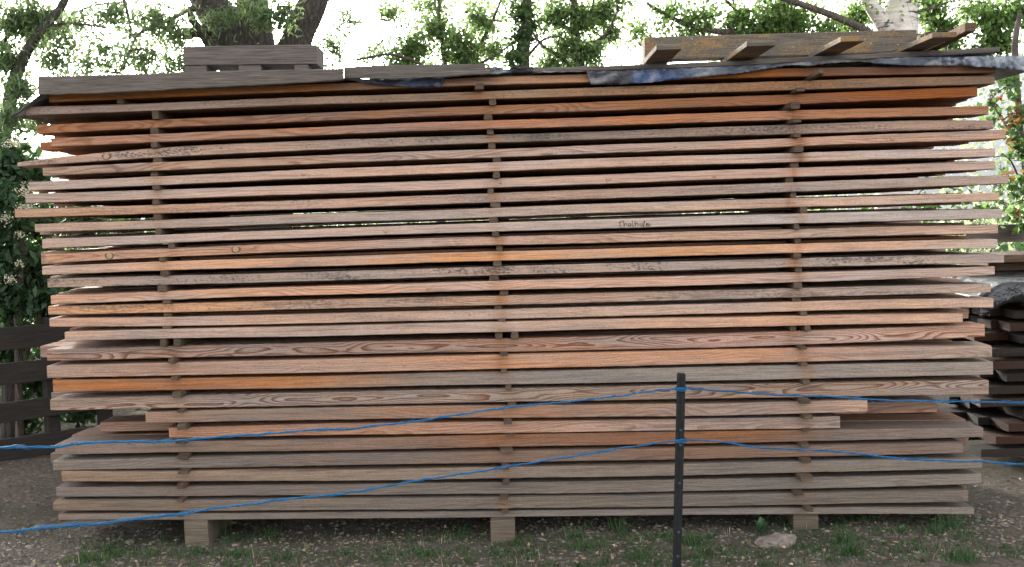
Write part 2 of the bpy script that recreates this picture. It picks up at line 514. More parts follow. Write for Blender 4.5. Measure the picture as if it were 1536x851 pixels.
# ------------------------------------------------------------------ the main stack: measured plank edges in photo pixels
# each: (left x, top, bottom) , (400: t,b), (775: t,b), (1150: t,b), (right x, t, b)
ROWS = [
 ((73,141,153),(130,141),(113,125),(104,117),(1494,99,109)),
 ((38,160.5,173),(149,160.5),(134.5,146.5),(123.5,137),(1492,112.5,126)),
 ((55.5,188,201),(173,185),(157,170),(143.5,158),(1466,130,145)),
 ((75.5,207.5,220.5),(194,206),(179,192),(167.5,181),(1483,159,172)),
 ((26,246,250),(215,228),(200.5,213.5),(188.5,202),(1490,180.5,193.5)),
 ((64,252,264),(237.5,250),(221.5,234),(209.5,222),(1508,194.5,208.5)),
 ((43,273,286),(257,270),(243,257),(230,243.5),(1493,222.5,235.5)),
 ((38,291,305),(280.5,294),(266.5,280.5),(254,267.5),(1492,241,254)),
 ((22,314.5,327),(302,315),(289,303),(275.5,289.5),(1512,262.5,276)),
 ((52,337,349),(324,337),(311,325),(298.5,312),(1499,289.5,302)),
 ((63,359.5,373.5),(346,358),(334,347.5),(321.5,336),(1503,314,328)),
 ((68,382,395.5),(366,379),(355,368),(344.5,358),(1497,337,350)),
 ((63,399.5,412),(388,402),(377,390.5),(367,381),(1496,358.5,372)),
 ((71,418.5,432),(410,423.5),(399.5,412.5),(389,402.5),(1506,381,394.5)),
 ((76,443.5,456.5),(432,445),(421,434.5),(410.5,425),(1492,400,412.5)),
 ((72,459.5,472),(452,466),(442.5,456),(434,448),(1486,426,438.5)),
 ((74,478,490.5),(473,487),(464,478),(454,468.5),(1490,448,461.5)),
 ((97,498.5,511),(491,505.5),(483.5,498),(474.5,489),(1444,471,484)),
 ((70,525,542),(516,534),(507.5,527),(498.5,519.5),(1477,487,505.5)),
 ((70,549.5,567),(541.5,561.5),(532,552),(524,545),(1488,519,536)),
 ((79,570,588),(566,583.5),(557,576.5),(549,570),(1489.5,543,562)),
 ((75,599.5,616),(591,610),(583,603),(576,597),(1483,571,592)),
 ((218,619,635),(613.5,631),(609,627),(604,622),(1301,601.5,619)),
 ((253,642,657),(638,654.5),(632.5,650),(627,644),(1260,624.5,642.5)),
 ((82.5,667,682),(660,677),(652.5,670.5),(645.5,663.5),(1475,642.5,656)),
 ((79,692,706),(684.5,700.5),(677,693.5),(670.5,687),(1444,664.5,680)),
 ((92,707.5,722.5),(707.5,722.5),(701,717.5),(694.5,711),(1473,688,702.5)),
 ((84,732,746),(728,744),(723,740.5),(718,735.5),(1472,710.5,726)),
 ((79,752.5,766.5),(750,766),(746,763.5),(741.5,758),(1452.5,736,753)),
 ((87.5,771,780.5),(769.5,779),(766.5,776),(762.5,772),(1461,761.5,772)),
]
ORD = ['first','second','third','fourth','fifth','sixth','seventh','eighth','ninth','tenth','eleventh','twelfth','thirteenth','fourteenth','fifteenth','sixteenth','seventeenth','eighteenth','nineteenth','twentieth','twenty-first','twenty-second','twenty-third','twenty-fourth','twenty-fifth','twenty-sixth','twenty-seventh','twenty-eighth','twenty-ninth','thirtieth']
# plank look: colour stops (photo x, sRGB), figure contrast, flame, mildew, label
PINK, TAN, ORG, GRY = (206,174,156), (196,162,138), (190,118,72), (160,146,134)
LOOK = [
 ([(0,(176,104,48)),(500,(176,104,50)),(660,(196,140,100)),(880,(198,146,110)),(960,(160,92,48)),(1500,(150,78,34))],.3,.3,.1,'rust-orange plank at the very top, half hidden by the blue tarpaulin'),
 ([(0,(176,150,134)),(400,(158,136,120)),(760,(160,126,96)),(1150,(172,128,92)),(1500,(140,112,88))],.25,.2,.7,'greyish-tan mottled plank, second from the top of the tall stack'),
 ([(0,(168,112,82)),(400,(158,112,86)),(760,(160,112,84)),(1150,(166,104,70)),(1300,(160,84,42)),(1500,(150,78,36))],.6,.5,.2,'brown-orange plank with wavy grain at its right end, third from the top'),
 ([(0,(178,132,108)),(400,(186,126,94)),(800,(192,120,86)),(1150,(190,130,98)),(1500,(176,118,86))],.55,.4,.15,'reddish figured plank, fourth from the top of the tall stack'),
 ([(0,(200,166,146)),(300,(190,158,138)),(600,(168,146,130)),(780,(140,126,114)),(1000,(158,136,120)),(1500,(182,154,138))],.3,.3,1.0,'speckled grey plank with thin upturned left tip, fifth from the top'),
 ([(0,(172,146,126)),(400,(178,148,128)),(800,(196,166,148)),(1150,(206,172,150)),(1500,(206,166,140))],.65,.5,.3,'light plank with brown streaks and far-reaching right end, sixth from the top'),
 ([(0,(180,160,148)),(400,(196,166,148)),(800,(206,170,148)),(1150,(204,174,156)),(1500,(204,180,166))],.2,.2,.15,'pale pink smooth plank, seventh from the top of the tall stack'),
 ([(0,(178,158,146)),(400,(206,174,156)),(800,(202,172,154)),(1150,(202,170,152)),(1500,(200,174,158))],.35,.3,.15,'pale plank with two small ring knots at right, eighth from the top'),
 ([(0,(192,158,134)),(100,(200,152,116)),(400,(200,160,134)),(800,(180,150,132)),(1150,(176,154,140)),(1500,(180,160,146))],.25,.2,.5,'plank reaching farthest left and right, ninth from the top'),
 ([(0,(186,158,138)),(400,(178,156,140)),(800,(184,164,150)),(1150,(204,170,146)),(1500,(206,172,148))],.2,.2,.25,'greyish plank with daylight showing under it, tenth from the top'),
 ([(0,(204,164,140)),(400,(196,168,152)),(800,(192,172,160)),(1150,(190,176,168)),(1500,(192,176,166))],.2,.2,.15,'pale grey plank with a handwritten name on its face'),
 ([(0,(196,154,126)),(400,(196,154,128)),(800,(204,168,146)),(1150,(198,168,146)),(1500,(196,166,146))],.55,.55,.35,'plank with two big round knots near its left end, twelfth from the top'),
 ([(0,(206,164,136)),(400,(208,160,128)),(780,(212,150,104)),(1150,(212,164,130)),(1500,(206,176,156))],.2,.2,.05,'clean light orange plank, thirteenth from the top of the tall stack'),
 ([(0,(176,152,136)),(300,(166,146,132)),(700,(184,160,144)),(1150,(172,154,142)),(1500,(184,164,150))],.25,.2,1.0,'dull grey speckled plank under the clean orange one'),
 ([(0,(202,158,130)),(400,(210,166,138)),(800,(212,172,148)),(1150,(208,172,152)),(1500,(190,168,154))],.5,.45,.1,'pinkish plank with fine wavy grain, fifteenth from the top'),
 ([(0,(206,160,126)),(400,(206,158,122)),(700,(186,154,132)),(1150,(178,154,138)),(1500,(192,166,146))],.45,.4,.6,'plank orange at left and streaked grey at right, sixteenth from the top'),
 ([(0,(200,162,138)),(400,(190,158,138)),(800,(196,166,146)),(1150,(200,168,146)),(1500,(206,172,148))],.25,.25,.4,'plain tan plank with one tiny knot, seventeenth from the top'),
 ([(0,(194,162,142)),(400,(194,164,144)),(800,(200,166,142)),(1150,(208,166,138)),(1444,(200,166,144))],.25,.2,.15,'plain tan plank shorter than its neighbours, just above the flame-grained one'),
 ([(0,(176,138,116)),(400,(164,140,126)),(760,(176,138,116)),(1050,(194,154,134)),(1250,(204,170,152)),(1480,(196,160,140))],1.0,1.0,.1,'thick plank with bold red flame grain at its right half'),
 ([(0,(166,144,130)),(400,(186,148,124)),(780,(204,150,116)),(1150,(194,146,118)),(1490,(174,154,140))],.4,.4,.15,'thick pinkish plank directly under the bold flame-grained plank'),
 ([(0,(190,112,64)),(250,(178,104,62)),(450,(176,118,82)),(620,(150,132,118)),(900,(146,138,130)),(1490,(156,144,134))],.25,.25,.15,'thick plank orange at left turning slate grey toward the right'),
 ([(0,(166,146,132)),(400,(166,144,130)),(760,(158,142,130)),(1150,(158,134,116)),(1490,(178,154,136))],1.0,1.0,.1,'thick grey plank with dark brown oval flame grain along its left half'),
 ([(0,(168,134,112)),(400,(150,128,112)),(800,(170,124,96)),(1150,(166,140,122)),(1300,(184,156,138))],.45,.35,.2,'short plank ending above an even shorter one, behind the upper blue twine'),
 ([(0,(196,136,100)),(400,(184,128,96)),(800,(184,150,130)),(1150,(170,146,132)),(1300,(164,146,134))],.5,.45,.15,'shortest plank, orange-brown at its left end'),
 ([(0,(136,118,106)),(400,(138,118,104)),(700,(150,104,78)),(950,(150,94,64)),(1150,(144,98,70)),(1250,(132,116,104)),(1500,(140,126,116))],.3,.3,.2,'grey-brown plank with a reddish middle, just below the shortest plank'),
 ([(0,(136,128,118)),(400,(126,114,104)),(800,(140,112,92)),(1150,(136,108,90)),(1450,(138,118,104))],.4,.3,.2,'grey-brown plank crossed by the lower twine at its right end, fifth from the bottom'),
 ([(0,(150,122,98)),(400,(154,134,116)),(800,(136,122,110)),(1150,(132,120,108)),(1500,(134,124,114))],.25,.2,.15,'tan-grey plank with a curved bark edge, fourth from the bottom'),
 ([(0,(130,118,108)),(400,(128,116,106)),(800,(126,116,106)),(1150,(128,120,112)),(1500,(140,132,124))],.3,.3,.2,'slate grey plank, third from the bottom of the tall stack'),
 ([(0,(130,114,98)),(400,(128,114,100)),(800,(122,112,102)),(1150,(122,112,102)),(1500,(124,112,98))],.3,.25,.2,'dull brown plank, second from the bottom of the tall stack'),
 ([(0,(140,124,110)),(400,(130,120,110)),(800,(130,122,114)),(1150,(134,126,118)),(1500,(140,130,120))],.2,.2,.3,'thin grey plank at the very bottom, resting on the support blocks'),
]
STICKS = {  # photo x of every spacer stick, gap under row i (0-based) : left, middle, right columns
 'left':  [180,233,231,231,236,231,233.5,233.5,236,237,257,243,246.5,243,250,252,250,244.5,257,261,265,271,273,270,274,274,271,270,272],
 'middle':[719,739,732,735.5,737.5,745,744.5,736,743,740,743,749,746,741,756,747,753,748,756,756,762,768,762,765,760.5,758,758,755,757],
 'right': [1234,1201,1193,1196,1196,1198.5,1192,1184,1190,1206,1195,1197,1196,1198,1197,1195,1206,1189.5,1205,1207,1210,1208.5,1213,1211,1208,1210,1210,1199,1214],
}
PX2M = 6.0 / FPX
rr = random.Random(5)
ROWFIT = []

def add_attrs(me, tints, grain):
    a = me.attributes.new('tint', 'FLOAT_COLOR', 'POINT')
    a.data.foreach_set('color', np.asarray(tints, dtype=np.float32).ravel())
    g = me.attributes.new('grain', 'FLOAT_VECTOR', 'POINT')
    g.data.foreach_set('vector', np.tile(np.asarray(grain, dtype=np.float32), len(me.vertices)))

def plank_mesh(name, xs, zt, zb, depth, skewl=0.0, skewr=0.0, seed=0, tints=None, grain=(0.3, 0.3, 0.2), ch=0.003, wob=0.0012, wane=0.0):
    """plank along X; local origin handled by the caller. front face at y=0, back at y=depth"""
    v, f, col = [], [], []
    n = len(xs)
    x0, x1 = xs[0], xs[-1]
    for i in range(n):
        t = (xs[i] - x0) / (x1 - x0)
        a, b = zt[i], zb[i]
        e1 = wob * (noise.noise(Vector((xs[i] * 9, seed, 1))) + 0.8 * noise.noise(Vector((xs[i] * 31, seed, 1))) + 2.6 * noise.noise(Vector((xs[i] * 1.3, seed * 3.1, 1))))
        e2 = wob * (noise.noise(Vector((xs[i] * 9, seed, 5))) + 0.8 * noise.noise(Vector((xs[i] * 31, seed, 5))) + 2.6 * noise.noise(Vector((xs[i] * 1.3, seed * 3.1, 1))))
        wn_ = wane * max(0.0, noise.noise(Vector((xs[i] * 1.15, seed * 2.7, 12))) - 0.08)
        e3 = wob * 1.6 * noise.noise(Vector((xs[i] * 4, seed, 9)))
        prof = [(ch + e3, b + e1), (e3, b + ch + e1), (e3, a - ch - wn_ * 0.55 + e2), (ch + e3 + wn_ * 1.3, a + e2), (depth, a), (depth, b)]
        for (y, z) in prof:
            sk = skewl * (1 - t) if t < 0.5 else skewr * t
            v.append((xs[i] + (sk * y if (i == 0 or i == n - 1) else 0), y, z))
            if tints is not None: col.append(tints[i])
    for i in range(n - 1):
        for k in range(6):
            k2 = (k + 1) % 6
            f.append((i * 6 + k, i * 6 + k2, (i + 1) * 6 + k2, (i + 1) * 6 + k))
    f.append(tuple(range(6)))
    f.append(tuple((n - 1) * 6 + k for k in range(5, -1, -1)))
    f = [q[::-1] for q in f]
    me = mesh(name, v, f)
    if tints is None:
        col = [(0.3, 0.22, 0.16, 1)] * len(v)
    add_attrs(me, col, grain)
    return me

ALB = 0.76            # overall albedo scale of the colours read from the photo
front_planks = []
def build_front():
    for i, row in enumerate(ROWS):
        Y = rr.uniform(-0.022, 0.022)
        if i == 0: Y = 0.0
        px = [row[0][0], 400, 775, 1150, row[4][0]]
        tp = [row[0][1], row[1][0], row[2][0], row[3][0], row[4][1]]
        bt = [row[0][2], row[1][1], row[2][1], row[3][1], row[4][2]]
        if i == 4:
            px.insert(1, 115); tp.insert(1, 231); bt.insert(1, 244)
        T = [P(a, b, Y) for a, b in zip(px, tp)]
        Bm = [P(a, b, Y) for a, b in zip(px, bt)]
        X = np.array([p.x for p in T]); ZT = np.array([p.z for p in T]); ZB = np.array([p.z for p in Bm])
        dg = 4 if i == 4 else 3
        w = np.array([0.8] + [1] * (len(X) - 2) + [0.8])
        ft = np.polyfit(X, ZT, dg, w=w); fb = np.polyfit(X, ZB, dg, w=w)
        n = 170
        xs = np.linspace(X[0], X[-1], n)
        zt = np.polyval(ft, xs); zb = np.polyval(fb, xs)
        cx, cz = float((X[0] + X[-1]) / 2), float((zt.mean() + zb.mean()) / 2)
        stops, fig, flame, mil, lab = LOOK[i]
        sx = np.array([P(s[0], tp[2], Y).x for s in stops])
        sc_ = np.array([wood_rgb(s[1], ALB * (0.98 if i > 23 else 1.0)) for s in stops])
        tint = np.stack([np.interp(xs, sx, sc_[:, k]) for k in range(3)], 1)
        # tannin stain below / above the sticks
        for col in ('left', 'middle', 'right'):
            for j, amp in ((i - 1, 0.75), (i, 0.25)):
                if 0 <= j < 29:
                    s = P(STICKS[col][j], tp[2], Y).x
                    a = amp * rr.uniform(0.1, 0.95) * (0.35 if i > 20 else 1.0)
                    if col == 'right' and i < 14: a = min(1, a * 1.4)
                    if col == 'left': a *= 0.5
                    g = a * np.exp(-((xs - s - rr.uniform(-.02, .02)) / rr.uniform(0.018, 0.045)) ** 2)
                    tint = tint * (1 - g[:, None]) + np.array(wood_rgb((160, 100, 58), ALB))[None, :] * g[:, None]
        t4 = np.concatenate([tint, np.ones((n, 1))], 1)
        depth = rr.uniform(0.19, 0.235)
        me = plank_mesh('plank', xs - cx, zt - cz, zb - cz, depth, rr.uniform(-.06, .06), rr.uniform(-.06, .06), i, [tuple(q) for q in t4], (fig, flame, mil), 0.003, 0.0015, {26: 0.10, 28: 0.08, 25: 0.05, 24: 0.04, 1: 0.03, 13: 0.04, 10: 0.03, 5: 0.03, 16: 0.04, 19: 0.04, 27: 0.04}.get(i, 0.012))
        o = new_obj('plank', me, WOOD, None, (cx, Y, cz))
        tag(o, lab, 'plank', 'planks along the front of the tall stack')
        front_planks.append(o)
        ROWFIT.append(dict(ft=ft, fb=fb, x0=float(X[0]), x1=float(X[-1]), Y=Y, depth=depth, cx=cx, cz=cz, t=tint.mean(0)))
build_front()

def ztop(i, x): return float(np.polyval(ROWFIT[i]['ft'], min(max(x, ROWFIT[i]['x0']), ROWFIT[i]['x1'])))
def zbot(i, x): return float(np.polyval(ROWFIT[i]['fb'], min(max(x, ROWFIT[i]['x0']), ROWFIT[i]['x1'])))

STACK_DEPTH = 1.5
def build_back():
    for i in range(30):
        R = ROWFIT[i]
        y = R['Y'] + R['depth'] + 0.012
        k = 0
        while y < STACK_DEPTH - 0.08:
            d = min(rr.uniform(0.17, 0.25), STACK_DEPTH - y)
            xa = -2.62 + rr.uniform(-0.02, 0.17); xb = 2.6 - rr.uniform(0.0, 0.2)
            ref = i
            lab = None
            if i == 22: xa, xb = -1.75, 1.75 + 0.1 * k; ref = 22
            if i == 23:
                if k == 0: xa, xb = PD(150, 640, 6.22).x, PD(1235, 630, 6.22).x; lab = 'grey plank end sticking out at left behind the shortest plank'
                elif k == 1: xa, xb = -2.1, PD(1407, 610, 6.42).x; lab = 'grey plank end sticking out at right behind the shortest plank'
                else: xa, xb = -2.15, 2.15
                ref = 23
            if i in (24,): xa, xb = R['x0'] + 0.03 * k, R['x1'] - 0.01 * k
            n = 26
            xs = np.linspace(xa, xb, n)
            # extend the front row's heights linearly beyond its ends
            def ev(p):
                c = np.clip(xs, R['x0'] + 0.2, R['x1'] - 0.2)
                dp = np.polyder(p)
                return np.polyval(p, c) + np.polyval(dp, c) * 0.6 * (xs - c)
            zt, zb = ev(R['ft']), ev(R['fb'])
            mid = (zt + zb) / 2 + rr.uniform(-0.004, 0.004); th = np.clip((zt - zb) * (rr.uniform(1.2, 1.5) if 7 <= i <= 12 else rr.uniform(1.0, 1.12)), 0.03, None)
            zt, zb = mid + th / 2, mid - th / 2
            cx, cz = (xa + xb) / 2, float(mid.mean())
            base = np.array(R['t']) * rr.uniform(0.8, 1.05)
            if i < 8: base = base * 0.5 + np.array(rgb((172, 108, 62), ALB)) * 0.5
            t4 = [(base[0], base[1], base[2], 1)] * n
            me = plank_mesh('plank', xs - cx, zt - cz, zb - cz, d - 0.008, rr.uniform(-.08, .08), rr.uniform(-.08, .08), i * 7 + k, t4, (rr.uniform(.2, .6), rr.uniform(.2, .6), .2))
            o = new_obj('plank', me, WOOD, None, (cx, y, cz))
            tag(o, lab or 'sawn plank mostly hidden behind the %s front plank from the top of the tall stack' % ORD[i], 'plank', 'planks lying behind the front row of the tall stack' if not lab else 'planks showing behind the shortest plank')
            y += d; k += 1
build_back()

def stick_mesh(w, h, d, seed):
    r = random.Random(seed)
    v = []
    ins = 0.18
    prof = [(-w/2 + w*ins*r.random(), 0), (w/2 - w*ins*r.random(), 0), (w/2, h*0.3*r.random()), (w/2 - 0.1*w*r.random(), h), (-w/2 + 0.1*w*r.random(), h), (-w/2, h*0.25)]
    ys = [0.0, 0.006, d * 0.5, d]
    sk = r.uniform(-0.015, 0.015); up = r.uniform(-.004, .004)
    for j, y in enumerate(ys):
        s = 0.93 if j == 0 else 1.0
        for (x, z) in prof:
            v.append((x * s, y + (sk * x / w + (z / h - .5) * up * 2 if j < 2 else 0), h/2 + (z - h / 2) * s))
    f = []
    for j in range(3):
        for k in range(6):
            k2 = (k + 1) % 6
            f.append((j * 6 + k, j * 6 + k2, (j + 1) * 6 + k2, (j + 1) * 6 + k))
    f.append((5, 4, 3, 2, 1, 0)); f.append((18, 19, 20, 21, 22, 23))
    return mesh('spacer_stick', v, f)

def build_sticks():
    extra = {('left', 17): [265], ('middle', 17): [772], ('right', 17): [1212]}
    for col in ('left', 'middle', 'right'):
        for i in range(29):
            for e, px in enumerate([STICKS[col][i]] + extra.get((col, i), [])):
                yy = (ROWS[i][2][1] + ROWS[i + 1][2][0]) / 2
                if col == 'left': yy += 20
                if col == 'right': yy -= 10
                big = (col, i) in (('middle', 24), ('right', 26))
                low = i > 17
                pro = rr.uniform(0.03, 0.07) if low else rr.uniform(-0.03, 0.014)
                if col == 'right' and i < 6: pro = [0.28, 0.12, 0.09, 0.09, 0.07, 0.04][i]
                if col == 'middle' and i == 0: pro = 0.10
                if e: pro = 0.01
                Yf = min(ROWFIT[i]['Y'], ROWFIT[i + 1]['Y']) - pro
                x = P(px, yy, Yf).x
                zl = ztop(i + 1, x) + 0.0005; zh = zbot(i, x) - 0.0005
                h = max(0.012, zh - zl)
                w = rr.uniform(0.033, 0.056)
                if big: w = 0.07
                me = stick_mesh(w, h, STACK_DEPTH - Yf, rr.randint(0, 99999))
                o = new_obj('spacer_stick', me, STICK, None, (x, Yf, zl))
                o.rotation_euler.z = rr.uniform(-.05, .05); o.rotation_euler.y = rr.uniform(-.06, .06)
                if i == 17:
                    lab = ('left' if e == 0 else 'right') + ' one of two spacer sticks above the flame-grained plank, %s column' % col
                else:
                    lab = 'small grey-brown spacer stick under the %s plank from the top, %s column' % (ORD[i], col)
                tag(o, lab, 'stick', 'spacer sticks between the planks')
build_sticks()

def rough_box(name, w, d, h, seed, nx=1, ch=0.008, taper=0.0):
    """timber block, local origin at the middle of its underside's front edge"""
    r = random.Random(seed)
    bm = bmesh.new()
    bmesh.ops.create_cube(bm, size=1)
    for v in bm.verts:
        v.co = Vector((v.co.x * w * (1 - taper * (v.co.z > 0)), (v.co.y + 0.5) * d, (v.co.z + 0.5) * h))
        v.co += Vector((r.uniform(-1, 1), r.uniform(-1, 1), r.uniform(-1, 1))) * ch * 0.4
    bmesh.ops.bevel(bm, geom=bm.edges[:], offset=ch, segments=2, affect='EDGES', profile=0.6)
    me = bpy.data.meshes.new(name); bm.to_mesh(me); bm.free()
    return me

for (xa, xb, yb, Y, lab) in ((277, 313, 810, 0.0, 'pale square support block under the left end of the stack'),
                             (737, 773, 821, -0.06, 'grey-brown support block under the middle of the stack'),
                             (1190, 1228, 800, 0.03, 'pale square support block under the right end of the stack')):
    a, b = P(xa, yb, Y), P(xb, yb, Y)
    x = (a.x + b.x) / 2
    zt_ = zbot(29, x) - 0.001
    zb_ = min(a.z, gz(x, Y) - 0.03) - 0.02
    me = rough_box('support_block', abs(b.x - a.x), STACK_DEPTH + 0.02 - Y, zt_ - zb_, int(xa), ch=0.006)
    o = new_obj('support_block', me, BLOCK, None, (x, Y, zb_))
    tag(o, lab, 'timber block', 'blocks carrying the tall stack')

# knots on the plank faces: (row, photo x, size)
def disc_knot(row, px, rx, rz):
    R = ROWFIT[row]
    x = P(px, (ROWS[row][2][0]), R['Y']).x
    zt_, zb_ = ztop(row, x), zbot(row, x)
    z = (zt_ + zb_) / 2 + random.uniform(-.004, .004)
    rz = min(rz, (zt_ - zb_) / 2 - 0.005)
    v, f = [(0, -0.0032, 0)], []
    n = 16
    for ring, (s, y) in enumerate(((0.6, -0.003), (0.95, -0.0015), (1.0, 0.004))):
        for k in range(n):
            th = 2 * math.pi * k / n
            q = 1 + 0.08 * math.sin(3 * th + px)
            v.append((rx * s * q * math.cos(th), y, rz * s * q * math.sin(th)))
    for k in range(n):
        k2 = (k + 1) % n
        f.append((0, 1 + k, 1 + k2))
        for r_ in range(2):
            a = 1 + r_ * n
            f.append((a + k, a + n + k, a + n + k2, a + k2))
    o = new_obj('knot', mesh('knot', v, f, True), KNOT, front_planks[row])
    o.location = (x - R['cx'], 0, z - R['cz'])
for k in ((4, 158, .026, .018), (11, 163, .026, .02), (11, 353, .026, .022), (10, 578, .014, .011), (6, 454, .012, .010),
          (7, 912, .016, .012), (7, 1072, .010, .010), (5, 1013, .010, .009), (9, 377, .008, .008), (7, 1363, .009, .008),
          (14, 642, .016, .012), (21, 1125, .010, .008), (5, 1339, .012, .010),
          (16, 704, .007, .006), (19, 606, .012, .008), (19, 453, .013, .011), (7, 751, .01, .008)):
    disc_knot(*k)

# handwriting on the eleventh plank
def handwriting():
    R = ROWFIT[10]
    strokes = [[(425,365),(470,345),(520,325),(545,330)], [(452,352),(456,400),(462,465)], [(540,330),(546,400),(552,465)],
               [(552,415),(575,390),(598,388),(606,432)], [(692,388),(655,392),(640,425),(658,450),(688,430),(692,388),(697,450)],
               [(740,320),(733,400),(745,450),(768,440)], [(800,320),(800,400),(802,465)], [(802,415),(838,370),(860,392),(866,455)],
               [(915,385),(914,428),(938,450),(964,420),(960,382)], [(990,470),(1000,400),(1022,332),(1006,345),(1000,420),(998,470)],
               [(1050,440),(1086,402),(1070,382),(1054,432),(1080,462)], [(1110,380),(1104,440)], [(1104,440),(1138,436),(1152,398)]]
    m = MB()
    for s in strokes:
        pts = [P(900 + a / 15.2, 310 + b / 15.2, R['Y'] - 0.003) for a, b in s]
        pts = curve_pts(pts, 4 * len(pts))
        v, f = [], []
        for i, p in enumerate(pts):
            t = (pts[min(i + 1, len(pts) - 1)] - pts[max(i - 1, 0)])
            nn = Vector((-t.z, 0, t.x))
            nn = nn.normalized() * 0.0017 if nn.length > 1e-6 else Vector((0.0017, 0, 0))
            v += [p + nn, p - nn]
        for i in range(len(pts) - 1):
            f.append((2 * i, 2 * i + 1, 2 * i + 3, 2 * i + 2))
        m.add([Vector(q) - front_planks[10].location for q in v], f)
    o = m.build('handwriting', INK, front_planks[10])
    o['label'] = 'handwritten name in dark marker'
handwriting()

# ------------------------------------------------------------------ top of the stack
def long_timber(name, px, top, bot, Y, depth, mat, label, cat='plank', group=None, tilt=0.0, wob=0.003):
    T = [P(a, b, Y) for a, b in zip(px, top)]; Bm = [P(a, b, Y) for a, b in zip(px, bot)]
    X = np.array([p.x for p in T])
    xs = np.linspace(X[0], X[-1], 60)
    zt = np.interp(xs, X, [p.z for p in T]); zb = np.interp(xs, X, [p.z for p in Bm])
    cx, cz = float(xs.mean()), float((zt + zb).mean() / 2)
    me = plank_mesh(name, xs - cx, zt - cz, zb - cz, depth, 0.02, -0.03, hash(label) % 97 if False else len(label), None, (0.2, 0.2, 0.2), 0.004, wob)
    o = new_obj(name, me, mat, None, (cx, Y, cz))
    o.rotation_euler.x = tilt
    tag(o, label, cat, group)
    return o

g1 = 'weathered boards weighing down the cover'
long_timber('cover_board', (57, 200, 330, 400, 514), (114, 110, 107, 105.5, 102), (142, 136.5, 131, 127.5, 119.5), -0.13, 0.03, GREY_TIMBER, 'long weathered grey board along the top left edge of the stack', 'board', g1)
long_timber('cover_board', (516, 560, 728), (101, 99, 94.5), (118, 116.5, 108), -0.10, 0.03, GREY_TIMBER, 'grey board continuing the top edge above the torn blue flap', 'board', g1)
long_timber('cover_board', (553, 620, 735), (108.5, 107.5, 104.5), (118.5, 116.5, 110), -0.135, 0.03, GREY_TIMBER, 'narrow grey slat in front of the top edge board, above the torn blue flap', 'board', g1)
long_timber('cover_board', (800, 1000, 1240, 1400, 1500), (102, 96.5, 84, 75.5, 70), (108, 104, 91.5, 84, 77.5), -0.05, 0.16, GREY_TIMBER, 'long thin grey board under the lichen-covered pallet at top right', 'board', g1)

